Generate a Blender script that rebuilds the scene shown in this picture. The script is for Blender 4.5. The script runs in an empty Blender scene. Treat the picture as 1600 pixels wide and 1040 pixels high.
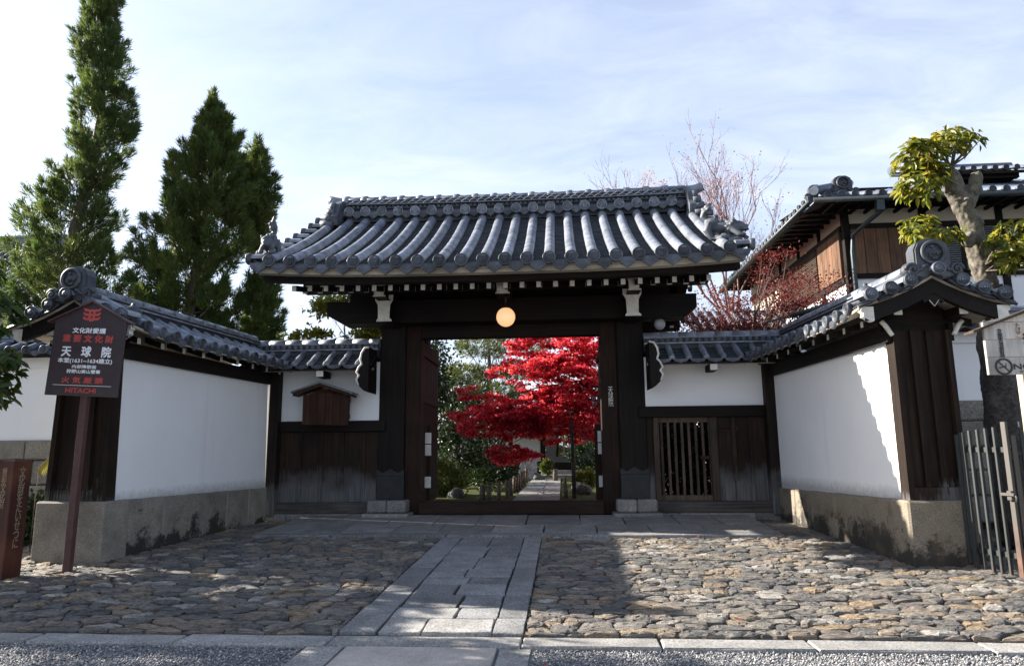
import bpy, bmesh, math, random
import numpy as np
from mathutils import Matrix, Vector, Quaternion
rnd = random.Random(7)
NP = np.random.default_rng(11)
SC = bpy.context.scene
COL = SC.collection
R = math.radians

# ------------------------------------------------------------------ camera
CAMZ = 1.6
def cam_basis():
    yaw, pitch, roll = R(4.1), R(9.6), R(0.54)
    fw = Vector((-math.sin(yaw)*math.cos(pitch), math.cos(yaw)*math.cos(pitch), math.sin(pitch)))
    r0 = Vector((math.cos(yaw), math.sin(yaw), 0)); u0 = r0.cross(fw)
    c, s = math.cos(roll), math.sin(roll)
    return fw, r0*c - u0*s, u0*c + r0*s
FW, RT, UP = cam_basis()
cam = bpy.data.cameras.new('camera'); co = bpy.data.objects.new('camera', cam); COL.objects.link(co)
m3 = Matrix((RT, UP, -FW)).transposed()
co.matrix_world = Matrix.Translation((0, 0, CAMZ)) @ m3.to_4x4()
cam.lens = 24.0; cam.sensor_width = 36.0; cam.clip_start = 0.05; cam.clip_end = 2000
SC.camera = co
def at(px, py, Y):
    """point of the photograph's ray at depth Y (metres along the gate axis)"""
    d = FW + (px-800)/1067.0*RT + (520-py)/1067.0*UP
    return Vector((0, 0, CAMZ)) + d*(Y/d.y)

# ------------------------------------------------------------------ sky and sun
SUN = Vector((-6.7, 1.75, 3.5)).normalized()
EL = math.asin(SUN.z); AZ = math.atan2(SUN.x, SUN.y)
W = bpy.data.worlds.new('World'); SC.world = W; W.use_nodes = True
nt = W.node_tree; nt.nodes.clear()
def nd(t, kind, **kw):
    n = t.nodes.new(kind)
    for k, v in kw.items(): setattr(n, k, v)
    return n
sky = nd(nt, 'ShaderNodeTexSky', sky_type='NISHITA', sun_disc=False)
sky.sun_elevation = EL; sky.sun_rotation = AZ; sky.air_density = 1.0; sky.dust_density = 1.6; sky.ozone_density = 1.9
tc = nd(nt, 'ShaderNodeTexCoord')
sep = nd(nt, 'ShaderNodeSeparateXYZ'); nt.links.new(tc.outputs['Generated'], sep.inputs[0])
zz = nd(nt, 'ShaderNodeMath', operation='MAXIMUM'); nt.links.new(sep.outputs[2], zz.inputs[0]); zz.inputs[1].default_value = 0.03
za = nd(nt, 'ShaderNodeMath', operation='ADD'); nt.links.new(zz.outputs[0], za.inputs[0]); za.inputs[1].default_value = 0.12
dv = nd(nt, 'ShaderNodeVectorMath', operation='DIVIDE'); cb = nd(nt, 'ShaderNodeCombineXYZ')
for i in range(3): nt.links.new(za.outputs[0], cb.inputs[i])
nt.links.new(tc.outputs['Generated'], dv.inputs[0]); nt.links.new(cb.outputs[0], dv.inputs[1])
mp = nd(nt, 'ShaderNodeMapping'); nt.links.new(dv.outputs[0], mp.inputs[0])
mp.inputs['Rotation'].default_value = (0, 0, R(28)); mp.inputs['Scale'].default_value = (1.2, 2.2, 0.0); mp.inputs['Location'].default_value = (3.1, 1.7, 0)
n1 = nd(nt, 'ShaderNodeTexNoise'); n1.inputs['Scale'].default_value = 2.3; n1.inputs['Detail'].default_value = 9; n1.inputs['Roughness'].default_value = 0.62; n1.inputs['Distortion'].default_value = 0.5
nt.links.new(mp.outputs[0], n1.inputs['Vector'])
n2 = nd(nt, 'ShaderNodeTexNoise'); n2.inputs['Scale'].default_value = 0.55; n2.inputs['Detail'].default_value = 3
nt.links.new(mp.outputs[0], n2.inputs['Vector'])
mm = nd(nt, 'ShaderNodeMath', operation='MULTIPLY'); nt.links.new(n1.outputs[0], mm.inputs[0]); nt.links.new(n2.outputs[0], mm.inputs[1])
rp = nd(nt, 'ShaderNodeValToRGB'); rp.color_ramp.elements[0].position = 0.14; rp.color_ramp.elements[1].position = 0.50
rp.color_ramp.elements[0].color = (.36, .36, .36, 1); rp.color_ramp.elements[1].color = (.88, .88, .88, 1)
nt.links.new(mm.outputs[0], rp.inputs[0])
zr_n = nd(nt, 'ShaderNodeMapRange', interpolation_type='SMOOTHSTEP'); nt.links.new(sep.outputs[2], zr_n.inputs[0])   # thin haze: deepest near the horizon
for i_, v_ in ((1, .30), (2, .95), (3, 1.0), (4, .12)): zr_n.inputs[i_].default_value = v_
hz = nd(nt, 'ShaderNodeMath', operation='MULTIPLY'); nt.links.new(rp.outputs[0], hz.inputs[0]); nt.links.new(zr_n.outputs[0], hz.inputs[1])
CLOUD = (4.9, 5.25, 6.3, 1)
mx = nd(nt, 'ShaderNodeMixRGB'); nt.links.new(hz.outputs[0], mx.inputs[0]); nt.links.new(sky.outputs[0], mx.inputs[1]); mx.inputs[2].default_value = CLOUD
bg = nd(nt, 'ShaderNodeBackground'); bg.inputs[1].default_value = 0.070
wo = nd(nt, 'ShaderNodeOutputWorld'); nt.links.new(mx.outputs[0], bg.inputs[0]); nt.links.new(bg.outputs[0], wo.inputs[0])
sl = bpy.data.lights.new('sun', 'SUN'); so = bpy.data.objects.new('sun', sl); COL.objects.link(so)
sl.energy = 5.0; sl.angle = R(0.5); sl.color = (1.0, 0.93, 0.83)
so.rotation_mode = 'QUATERNION'; so.rotation_quaternion = SUN.to_track_quat('Z', 'Y'); so.location = SUN*60
vs = SC.view_settings; vs.view_transform = 'Standard'; vs.look = 'None'; vs.exposure = 1.78; vs.gamma = 1; vs.use_curve_mapping = False
SC.cycles.max_bounces = 8; SC.cycles.transparent_max_bounces = 12; SC.cycles.use_denoising = True

# ------------------------------------------------------------------ object helpers
WO = {}                                               # world origin of every parent
def org(p): return WO[p.name] if p is not None else Vector((0, 0, 0))
def tag(o, label=None, cat=None, group=None, kind=None):
    if label: o['label'] = label
    if cat: o['category'] = cat
    if group: o['group'] = group
    if kind: o['kind'] = kind
    return o
def thing(name, label, cat, loc, group=None):
    o = bpy.data.objects.new(name, None); o.empty_display_size = .2; COL.objects.link(o)
    o.location = loc; WO[o.name] = Vector(loc)
    return tag(o, label, cat, group)
def struct(name, loc=(0, 0, 0)):
    o = bpy.data.objects.new(name, None); COL.objects.link(o); o.location = loc; WO[o.name] = Vector(loc)
    o['kind'] = 'structure'; return o
def place(name, me, M, parent):
    o = bpy.data.objects.new(name, me); COL.objects.link(o); o.parent = parent
    W_ = Matrix.Translation(-org(parent)) @ M
    o.matrix_basis = W_; WO[o.name] = M.to_translation()
    return o
def frame(o, x, y, z=(0, 0, 1)):
    x, y, z = Vector(x), Vector(y), Vector(z)
    M = Matrix((x, y, z)).transposed().to_4x4(); M.translation = Vector(o); return M

class MB:
    def __init__(s): s.v = []; s.f = []; s.sm = []; s.mi = []; s.cur = 0
    def add(s, vs, fs, smooth=False, M=None):
        n = len(s.v)
        for p in vs:
            p = Vector(p); s.v.append(tuple(M @ p) if M is not None else tuple(p))
        for f in fs: s.f.append(tuple(n+i for i in f)); s.sm.append(smooth); s.mi.append(s.cur)
        return s
    def box(s, x0, x1, y0, y1, z0, z1, M=None):
        return s.add([(x0,y0,z0),(x1,y0,z0),(x1,y1,z0),(x0,y1,z0),(x0,y0,z1),(x1,y0,z1),(x1,y1,z1),(x0,y1,z1)],
                     [(0,3,2,1),(4,5,6,7),(0,1,5,4),(1,2,6,5),(2,3,7,6),(3,0,4,7)], M=M)
    def cbox(s, x0, x1, y0, y1, z0, z1, b=.01, M=None):
        """box with chamfered edges"""
        v = []; 
        for (zz_, i) in ((z0, b), (z0+b, 0), (z1-b, 0), (z1, b)):
            v += [(x0+i+b*(i==0), y0+i, zz_), (x1-i-b*(i==0), y0+i, zz_), (x1-i, y0+i+b*(i==0), zz_), (x1-i, y1-i-b*(i==0), zz_),
                  (x1-i-b*(i==0), y1-i, zz_), (x0+i+b*(i==0), y1-i, zz_), (x0+i, y1-i-b*(i==0), zz_), (x0+i, y0+i+b*(i==0), zz_)]
        f = [tuple(range(7, -1, -1)), tuple(range(24, 32))]
        for r in range(3):
            for k in range(8): f.append((r*8+k, r*8+(k+1) % 8, r*8+8+(k+1) % 8, r*8+8+k))
        return s.add(v, f, M=M)
    def prism(s, poly, d, M=None, smooth=False):
        """closed polygon of 3-D points pushed along vector d"""
        n = len(poly); d = Vector(d); P = [Vector(p) for p in poly]
        nrm = Vector((0, 0, 0))
        for i in range(n): nrm += P[i].cross(P[(i+1) % n])
        if nrm.dot(d) > 0: P = P[::-1]
        v = P + [p+d for p in P]
        f = [tuple(range(n)), tuple(range(2*n-1, n-1, -1))]
        s.add(v, f, M=M)
        k = len(s.v)-2*n
        for i in range(n):
            j = (i+1) % n
            s.f.append((k+i, k+n+i, k+n+j, k+j)); s.sm.append(smooth); s.mi.append(s.cur)
        return s
    def tube(s, pts, rad, n=8, caps=True, M=None, smooth=True, flat=1.0):
        P = [Vector(p) for p in pts]; m = len(P)
        if not hasattr(rad, '__len__'): rad = [rad]*m
        ref = None; v = []
        for i in range(m):
            t = (P[min(i+1, m-1)]-P[max(i-1, 0)]).normalized()
            if ref is None:
                ref = Vector((0, 0, 1)) if abs(t.z) < .9 else Vector((1, 0, 0))
            a = t.cross(ref).normalized(); b = a.cross(t); ref = b
            for k in range(n):
                q = 2*math.pi*k/n
                v.append(P[i]+(a*math.cos(q)+b*math.sin(q)*flat)*rad[i])
        f = []
        for i in range(m-1):
            for k in range(n): f.append((i*n+k, i*n+(k+1) % n, (i+1)*n+(k+1) % n, (i+1)*n+k))
        s.add(v, f, smooth, M)
        if caps:
            b = len(s.v)-m*n
            s.f.append(tuple(b+k for k in range(n-1, -1, -1))); s.sm.append(False); s.mi.append(s.cur)
            s.f.append(tuple(b+(m-1)*n+k for k in range(n))); s.sm.append(False); s.mi.append(s.cur)
        return s
    def lathe(s, prof, n=16, M=None, smooth=True):
        """(r, h) profile turned round local +Z"""
        v = []; f = []
        for r, h in prof:
            for k in range(n): v.append((r*math.cos(2*math.pi*k/n), r*math.sin(2*math.pi*k/n), h))
        for i in range(len(prof)-1):
            for k in range(n): f.append((i*n+k, i*n+(k+1) % n, (i+1)*n+(k+1) % n, (i+1)*n+k))
        f.append(tuple(range(n-1, -1, -1))); f.append(tuple((len(prof)-1)*n+k for k in range(n)))
        return s.add(v, f, smooth, M)
    def ell(s, c, r, n=10, m=7, M=None):
        v = [(c[0], c[1], c[2]-r[2])]; f = []
        for i in range(1, m):
            t = -math.pi/2+math.pi*i/m
            for k in range(n):
                a = 2*math.pi*k/n
                v.append((c[0]+r[0]*math.cos(t)*math.cos(a), c[1]+r[1]*math.cos(t)*math.sin(a), c[2]+r[2]*math.sin(t)))
        v.append((c[0], c[1], c[2]+r[2])); L = len(v)-1
        for k in range(n):
            f.append((0, 1+(k+1) % n, 1+k)); f.append((L, L-n+k, L-n+(k+1) % n))
            for i in range(m-2): f.append((1+i*n+k, 1+i*n+(k+1) % n, 1+(i+1)*n+(k+1) % n, 1+(i+1)*n+k))
        return s.add(v, f, True, M)
    def mesh(s, name, mats, o=(0, 0, 0)):
        me = bpy.data.meshes.new(name)
        o = Vector(o)
        me.from_pydata([tuple(Vector(p)-o) for p in s.v], [], s.f)
        me.polygons.foreach_set('use_smooth', s.sm)
        if not isinstance(mats, (list, tuple)): mats = [mats]
        for m in mats: me.materials.append(m)
        if len(mats) > 1: me.polygons.foreach_set('material_index', s.mi)
        me.update(); return me
    def build(s, name, mats, parent=None, stuff=False, label=None):
        o = bpy.data.objects.new(name, s.mesh(name, mats, org(parent))); COL.objects.link(o); o.parent = parent
        WO[o.name] = org(parent).copy()
        if stuff: o['kind'] = 'stuff'
        if label: o['label'] = label
        return o

def npmesh(name, V, faces_per, k, mat):
    """V (N,3) float array; faces: array (F,k) of vertex ids"""
    me = bpy.data.meshes.new(name)
    F = np.asarray(faces_per, dtype=np.int32); V = np.asarray(V, dtype=np.float32)
    me.vertices.add(len(V)); me.vertices.foreach_set('co', V.ravel())
    me.loops.add(F.size); me.loops.foreach_set('vertex_index', F.ravel())
    me.polygons.add(len(F)); me.polygons.foreach_set('loop_start', np.arange(0, F.size, k, dtype=np.int32))
    me.polygons.foreach_set('loop_total', np.full(len(F), k, dtype=np.int32))
    me.materials.append(mat); me.update(); me.validate(); return me

# ------------------------------------------------------------------ materials
def newmat(name):
    m = bpy.data.materials.new(name); m.use_nodes = True; t = m.node_tree
    b = t.nodes['Principled BSDF']; return m, t, b
def coords(t, scale=(1, 1, 1), jit=60.0):
    tcn = nd(t, 'ShaderNodeTexCoord'); oi = nd(t, 'ShaderNodeObjectInfo')
    ml = nd(t, 'ShaderNodeMath', operation='MULTIPLY'); t.links.new(oi.outputs['Random'], ml.inputs[0]); ml.inputs[1].default_value = jit
    ad = nd(t, 'ShaderNodeVectorMath', operation='ADD'); t.links.new(tcn.outputs['Object'], ad.inputs[0]); t.links.new(ml.outputs[0], ad.inputs[1])
    mpn = nd(t, 'ShaderNodeMapping'); t.links.new(ad.outputs[0], mpn.inputs[0]); mpn.inputs['Scale'].default_value = scale
    return mpn.outputs[0], oi.outputs['Random']
def noise(t, vec, scale, detail=5, rough=.55, dist=0):
    n = nd(t, 'ShaderNodeTexNoise'); t.links.new(vec, n.inputs['Vector'])
    n.inputs['Scale'].default_value = scale; n.inputs['Detail'].default_value = detail; n.inputs['Roughness'].default_value = rough; n.inputs['Distortion'].default_value = dist
    return n.outputs[0]
def ramp(t, fac, stops, interp='LINEAR'):
    r = nd(t, 'ShaderNodeValToRGB'); t.links.new(fac, r.inputs[0]); cr = r.color_ramp; cr.interpolation = interp
    while len(cr.elements) > 1: cr.elements.remove(cr.elements[-1])
    for i, (p, c) in enumerate(stops):
        e = cr.elements[0] if i == 0 else cr.elements.new(p)
        e.position = p; e.color = (c[0], c[1], c[2], 1) if hasattr(c, '__len__') else (c, c, c, 1)
    return r.outputs[0]
def mixc(t, fac, a, b, mode='MIX'):
    m = nd(t, 'ShaderNodeMixRGB', blend_type=mode)
    for i, x in enumerate((fac, a, b)):
        if hasattr(x, 'links'): t.links.new(x, m.inputs[i])
        elif i == 0: m.inputs[0].default_value = x
        else: m.inputs[i].default_value = (*x, 1)
    return m.outputs[0]
def math2(t, op, a, b=None):
    m = nd(t, 'ShaderNodeMath', operation=op)
    for i, x in enumerate((a, b)):
        if x is None: continue
        if hasattr(x, 'links'): t.links.new(x, m.inputs[i])
        else: m.inputs[i].default_value = x
    return m.outputs[0]
def bump(t, b, h, strength=.3, dist=.01):
    n = nd(t, 'ShaderNodeBump'); n.inputs['Strength'].default_value = strength; n.inputs['Distance'].default_value = dist
    t.links.new(h, n.inputs['Height']); t.links.new(n.outputs[0], b.inputs['Normal'])
def island(t):
    return nd(t, 'ShaderNodeNewGeometry').outputs['Random Per Island']
def worldz(t):
    g = nd(t, 'ShaderNodeNewGeometry'); s = nd(t, 'ShaderNodeSeparateXYZ'); t.links.new(g.outputs['Position'], s.inputs[0]); return s.outputs[2], g.outputs['Position']

def m_plain(name, c, rough=.6, metal=0, var=.25, sc=6, bs=.15):
    m, t, b = newmat(name); v, r = coords(t)
    n = noise(t, v, sc, 6)
    col = ramp(t, n, [(.3, tuple(x*(1-var) for x in c)), (.7, tuple(min(1, x*(1+var)) for x in c))])
    t.links.new(col, b.inputs['Base Color']); b.inputs['Roughness'].default_value = rough; b.inputs['Metallic'].default_value = metal
    bump(t, b, noise(t, v, sc*6, 4), bs); return m
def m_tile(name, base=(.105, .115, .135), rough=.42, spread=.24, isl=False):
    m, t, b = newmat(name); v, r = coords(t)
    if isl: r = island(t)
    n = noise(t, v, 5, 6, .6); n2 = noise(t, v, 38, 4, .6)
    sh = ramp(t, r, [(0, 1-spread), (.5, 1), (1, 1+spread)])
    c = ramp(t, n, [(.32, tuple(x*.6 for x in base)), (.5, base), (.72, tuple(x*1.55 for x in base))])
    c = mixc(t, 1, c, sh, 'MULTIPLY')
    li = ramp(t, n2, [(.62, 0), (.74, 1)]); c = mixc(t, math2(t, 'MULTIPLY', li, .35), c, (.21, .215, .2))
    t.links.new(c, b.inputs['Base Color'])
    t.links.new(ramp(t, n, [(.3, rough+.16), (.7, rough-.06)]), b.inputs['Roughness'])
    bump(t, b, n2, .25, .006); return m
def m_wood(name, c0, c1, axis='z', rough=.7, weather=None, warm=None, sp=.2):
    m, t, b = newmat(name)
    s = {'x': (1.2, 26, 26), 'y': (26, 1.2, 26), 'z': (26, 26, 1.2)}[axis]
    v, r = coords(t, s)
    g = noise(t, v, 1.0, 6, .65, .6); v2, _ = coords(t); g2 = noise(t, v2, 1.3, 4)
    c = ramp(t, g, [(.3, c0), (.68, c1)])
    c = mixc(t, 1, c, ramp(t, g2, [(.3, .65), (.7, 1.3)]), 'MULTIPLY')
    c = mixc(t, 1, c, ramp(t, r, [(0, .75), (1, 1.3)]), 'MULTIPLY')
    if warm: c = mixc(t, ramp(t, g2, [(.48, 0), (.68, .8)]), c, warm)
    if weather:                                        # washed-out grey foot of old boards
        zc, pos = worldz(t)
        e = math2(t, 'ADD', zc, math2(t, 'MULTIPLY', math2(t, 'SUBTRACT', g, .5), 1.0))
        e = math2(t, 'ADD', e, math2(t, 'MULTIPLY', math2(t, 'SUBTRACT', noise(t, pos, 1.7, 3), .5), .9))
        mr = nd(t, 'ShaderNodeMapRange'); t.links.new(e, mr.inputs[0]); mr.inputs[1].default_value = weather[0]; mr.inputs[2].default_value = weather[1]; mr.inputs[3].default_value = 1; mr.inputs[4].default_value = 0
        c = mixc(t, mr.outputs[0], c, ramp(t, g, [(.3, (.05, .05, .05)), (.7, (.17, .165, .16))]))
    t.links.new(c, b.inputs['Base Color']); b.inputs['Roughness'].default_value = rough; b.inputs['Specular IOR Level'].default_value = sp
    bump(t, b, g, .5, .006); return m
def m_stone(name, a, c, speck=90, rough=.8, stain=None, objvar=.2, sb=.35, dirt=None):
    m, t, b = newmat(name); v, r = coords(t)
    n = noise(t, v, speck, 3, .7); n2 = noise(t, v, 3.0, 6, .6)
    col = ramp(t, n, [(.33, a), (.5, tuple((x+y)/2 for x, y in zip(a, c))), (.66, c)])
    col = mixc(t, 1, col, ramp(t, n2, [(.3, .72), (.7, 1.22)]), 'MULTIPLY')
    col = mixc(t, 1, col, ramp(t, r, [(0, 1-objvar), (1, 1+objvar)]), 'MULTIPLY')
    if stain:                                          # black lichen rising from the foot
        zc, pos = worldz(t)
        st = noise(t, pos, 1.6, 7, .68); fine = noise(t, pos, 26, 3)
        e = math2(t, 'SUBTRACT', math2(t, 'ADD', math2(t, 'ADD', math2(t, 'MULTIPLY', st, 2.0), -.38), math2(t, 'MULTIPLY', fine, .35)), zc)
        f = ramp(t, e, [(stain, 0), (stain+.16, .93)])
        col = mixc(t, f, col, (.022, .021, .02))
    if dirt: col = mixc(t, ramp(t, n2, [(.45, 0), (.7, .8)]), col, dirt)
    t.links.new(col, b.inputs['Base Color']); b.inputs['Roughness'].default_value = rough; b.inputs['Specular IOR Level'].default_value = .3
    h = math2(t, 'ADD', math2(t, 'MULTIPLY', n, .35), n2)
    bump(t, b, h, sb, .012); return m
def m_leaf(name, cols, trans=.35, rough=.5, obj=False):
    m, t, b = newmat(name)
    r = island(t); g = nd(t, 'ShaderNodeNewGeometry')
    st = [(i/(len(cols)-1), c) for i, c in enumerate(cols)]
    n = noise(t, g.outputs['Position'], 1.1, 3)
    f = math2(t, 'ADD', math2(t, 'MULTIPLY', r, .62), math2(t, 'MULTIPLY', n, .5)); f = math2(t, 'SUBTRACT', f, .06)
    c = ramp(t, f, st)
    t.links.new(c, b.inputs['Base Color']); b.inputs['Roughness'].default_value = rough; b.inputs['Specular IOR Level'].default_value = .3
    tr = nd(t, 'ShaderNodeBsdfTranslucent'); t.links.new(mixc(t, 1, c, (1.5, 1.45, .9), 'MULTIPLY'), tr.inputs[0])
    ms = nd(t, 'ShaderNodeMixShader'); ms.inputs[0].default_value = trans
    out = t.nodes['Material Output']
    t.links.new(b.outputs[0], ms.inputs[1]); t.links.new(tr.outputs[0], ms.inputs[2]); t.links.new(ms.outputs[0], out.inputs[0]); return m

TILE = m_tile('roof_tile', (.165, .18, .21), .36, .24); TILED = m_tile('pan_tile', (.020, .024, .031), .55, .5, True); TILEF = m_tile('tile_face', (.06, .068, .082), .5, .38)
TILEB = m_tile('blue_tile', (.10, .12, .16), .38, .3)
DARK = m_wood('dark_timber', (.004, .003, .0028), (.014, .0088, .0062)); DARKX = m_wood('dark_beam', (.004, .003, .0028), (.013, .008, .0056), 'x'); DARKY = m_wood('dark_rafter', (.004, .0034, .003), (.012, .008, .006), 'y')
RED = m_wood('reddish_timber', (.007, .0035, .0025), (.026, .011, .0065))
BOARD = m_wood('weathered_board', (.006, .0042, .0036), (.034, .018, .011), weather=(.85, 1.25))
BOARDX = m_wood('weathered_sill', (.02, .018, .016), (.09, .08, .072), 'x')
POSTW = m_wood('weathered_post', (.005, .004, .0034), (.02, .012, .008), weather=(.75, 1.1))
POSTE = m_wood('end_timber', (.005, .0038, .003), (.03, .017, .0105), weather=(.9, 1.05))
BROWN = m_wood('brown_wood', (.02, .009, .005), (.055, .023, .012))
THRESH = m_wood('threshold_wood', (.008, .005, .0038), (.032, .017, .011), 'x')
SIDING = m_wood('brown_siding', (.07, .037, .021), (.2, .11, .064), warm=(.045, .028, .02))  # warm brown boards with darker patches
PALEW = m_wood('pale_wood', (.30, .22, .14), (.52, .42, .30)); SIGNW = m_wood('sign_wood', (.40, .37, .33), (.66, .63, .58), warm=(.42, .30, .19))
GREYW = m_wood('grey_wood', (.03, .021, .015), (.10, .072, .052)); SOFFW = m_wood('eave_board', (.24, .21, .17), (.42, .38, .31), 'x')
def plaster(name, c, lo=None):
    m, t, b = newmat(name); zc, pos = worldz(t)
    n = noise(t, pos, .8, 5, .6); f = noise(t, pos, 14, 4)
    col = ramp(t, n, [(.3, tuple(x*.93 for x in c)), (.7, c)])
    mp_ = nd(t, 'ShaderNodeMapping'); t.links.new(pos, mp_.inputs[0]); mp_.inputs['Scale'].default_value = (4, 4, .25)
    sv = noise(t, mp_.outputs[0], 1.0, 5, .6); col = mixc(t, ramp(t, sv, [(.58, 0), (.8, .22)]), col, (.42, .4, .37))
    if lo:
        e = math2(t, 'SUBTRACT', zc, math2(t, 'MULTIPLY', f, .16))
        col = mixc(t, ramp(t, e, [(lo-.09, .6), (lo+.09, 0)]) if lo < 1 else 0, col, (.2, .19, .17))
    t.links.new(col, b.inputs['Base Color']); b.inputs['Roughness'].default_value = .85; b.inputs['Specular IOR Level'].default_value = .2
    bump(t, b, math2(t, 'ADD', n, math2(t, 'MULTIPLY', f, .1)), .12, .02); return m
PLASTER = plaster('white_plaster', (.85, .85, .845), .9); CREAM = plaster('cream_plaster', (.52, .48, .40)); WHITEP = m_plain('white_paint', (.62, .60, .54), .75, var=.18, sc=9)
GRAN = m_stone('granite', (.075, .077, .083), (.31, .305, .295), 55); GRANL = m_stone('pale_granite', (.14, .137, .132), (.40, .385, .36), 55, objvar=.12)
GRANP = m_stone('pink_concrete', (.36, .32, .28), (.52, .47, .42), 60)
WBASE = m_stone('wall_base_stone', (.14, .125, .10), (.33, .30, .25), 70, stain=.30, objvar=.12); WBASER = m_stone('brown_base_stone', (.14, .12, .09), (.33, .29, .225), 70, stain=.32, objvar=.1, dirt=(.10, .075, .05))
PLAT = m_stone('platform_stone', (.10, .097, .092), (.32, .305, .28), 50)
WBASEC = m_stone('end_base_stone', (.13, .118, .095), (.31, .28, .235), 70, objvar=.1); ROCK = m_stone('garden_rock', (.03, .032, .033), (.11, .11, .105), 14, sb=.8); ROUGHST = m_stone('rubble_stone', (.11, .10, .085), (.3, .28, .235), 40, stain=.0)
def cobble(name):
    m, t, b = newmat(name); v, r = coords(t); isl = island(t)
    fr = math2(t, 'FRACT', math2(t, 'ADD', math2(t, 'MULTIPLY', isl, 7.3), r))
    base = ramp(t, fr, [(0, (.14, .135, .128)), (.14, (.23, .207, .178)), (.28, (.165, .157, .148)), (.42, (.31, .25, .185)), (.54, (.185, .173, .155)), (.66, (.26, .235, .20)), (.78, (.33, .245, .16)), (.84, (.235, .195, .165)), (.91, (.39, .36, .32)), (1, (.19, .178, .16))], 'CONSTANT')
    v2, _ = coords(t, (1, 2.2, 6)); n = noise(t, v2, 9, 7, .68, .8); n2 = noise(t, v, 60, 4, .7)
    c = mixc(t, 1, base, ramp(t, n, [(.28, .38), (.5, 1), (.74, 1.7)]), 'MULTIPLY')
    c = mixc(t, 1, c, ramp(t, n2, [(.3, .72), (.7, 1.25)]), 'MULTIPLY')
    t.links.new(c, b.inputs['Base Color']); b.inputs['Roughness'].default_value = .72; b.inputs['Specular IOR Level'].default_value = .35
    bump(t, b, math2(t, 'ADD', n, math2(t, 'MULTIPLY', n2, .3)), 1.0, .08); return m
COB = cobble('cobble_stone')
def dirtm(name, a, c, sc=5):
    m, t, b = newmat(name); zc, pos = worldz(t); n = noise(t, pos, sc, 8, .7); n2 = noise(t, pos, sc*14, 4, .7)
    c_ = mixc(t, 1, ramp(t, n, [(.3, a), (.7, c)]), ramp(t, n2, [(.3, .6), (.7, 1.35)]), 'MULTIPLY')
    t.links.new(c_, b.inputs['Base Color']); b.inputs['Roughness'].default_value = .95; b.inputs['Specular IOR Level'].default_value = .1
    bump(t, b, math2(t, 'ADD', n, math2(t, 'MULTIPLY', n2, .5)), .8, .03); return m
DIRT = dirtm('packed_earth', (.055, .045, .036), (.15, .125, .10)); MOSS = dirtm('moss', (.02, .028, .009), (.08, .085, .022), 2.5); EARTH = dirtm('dark_earth', (.03, .026, .02), (.07, .06, .045))
def gravelm(name, pebble=True):
    m, t, b = newmat(name); r = island(t)
    c = ramp(t, r, [(0, (.13, .135, .145)), (.25, (.19, .19, .195)), (.45, (.25, .245, .24)), (.6, (.15, .155, .165)), (.72, (.32, .31, .3)), (.88, (.24, .205, .18)), (.94, (.52, .51, .49)), (1, (.3, .3, .3))], 'CONSTANT') if pebble else None
    if not pebble:
        zc, pos = worldz(t); c = ramp(t, noise(t, pos, 130, 3, .8), [(.35, (.10, .10, .105)), (.6, (.3, .3, .3)), (.7, (.45, .44, .42))])
    t.links.new(c, b.inputs['Base Color']); b.inputs['Roughness'].default_value = .8; return m
PEB = gravelm('pebble'); PEBG = gravelm('gravel_bed', False)
STEEL = m_plain('dark_steel', (.085, .095, .09), .5, .3, .35, 14)
def rusty(name, z0, z1, base):
    m, t, b = newmat(name); zc, pos = worldz(t); n = noise(t, pos, 18, 6, .7); n3 = noise(t, pos, 5, 3)
    e = math2(t, 'ADD', zc, math2(t, 'MULTIPLY', n, .5)); f = ramp(t, e, [(z0, 1), (z1, 0)])
    f = math2(t, 'MAXIMUM', f, ramp(t, n, [(.62, 0), (.7, .8)]))
    c = mixc(t, f, base, ramp(t, n3, [(.3, (.06, .032, .022)), (.7, (.14, .07, .045))]))
    t.links.new(c, b.inputs['Base Color']); b.inputs['Roughness'].default_value = .6; b.inputs['Metallic'].default_value = .1; return m
FENCE = rusty('rust_foot_steel', .12, .5, (.026, .03, .029)); FENCER = rusty('rusted_steel', .5, 1.9, (.075, .068, .06))
SIGNB = m_plain('sign_plum', (.045, .032, .038), .45, var=.12); POLER = m_plain('maroon_pole', (.075, .03, .028), .5, var=.25, sc=12)
MARKER = m_wood('rusted_red_post', (.03, .010, .009), (.066, .021, .014), rough=.5, warm=(.13, .05, .022))
WHT = m_plain('white_letter', (.85, .87, .9), .6, var=.05); REDL = m_plain('red_letter', (.50, .075, .065), .6, var=.1); GOLDL = m_plain('pale_letter', (.24, .18, .12), .7, var=.25, sc=20); BLKL = m_plain('black_letter', (.03, .027, .025), .6)
PLATE = m_plain('white_plate', (.62, .60, .56), .5, var=.1); BLUEP = m_plain('green_roof_paint', (.11, .125, .12), .6)
IRON = m_plain('iron', (.018, .019, .021), .5, .4, .3); COPPER = m_plain('gutter_metal', (.035, .045, .05), .45, .5)
BARK = m_stone('bark', (.055, .045, .035), (.17, .14, .11), 18, sb=1.0, objvar=.1); BARKD = m_stone('dark_bark', (.02, .018, .016), (.07, .062, .055), 20, sb=1.0); BARKP = m_stone('pale_bark', (.045, .04, .032), (.21, .185, .15), 11, sb=1.0, dirt=(.10, .10, .055))
TWIG = m_plain('twig', (.09, .06, .05), .8); TWIGP = m_plain('pale_twig', (.19, .105, .095), .8)
CEDAR = m_leaf('cedar_needles', [(.022, .05, .018), (.044, .084, .027), (.075, .112, .036), (.11, .135, .045), (.19, .135, .055)], .45)
CEDAR2 = m_leaf('green_cedar_needles', [(.022, .05, .018), (.042, .082, .026), (.07, .108, .032), (.12, .135, .04), (.19, .15, .055)], .45)
PINE = m_leaf('pine_needles', [(.04, .06, .02), (.08, .11, .035), (.13, .15, .05), (.19, .19, .075)], .25)
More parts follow.
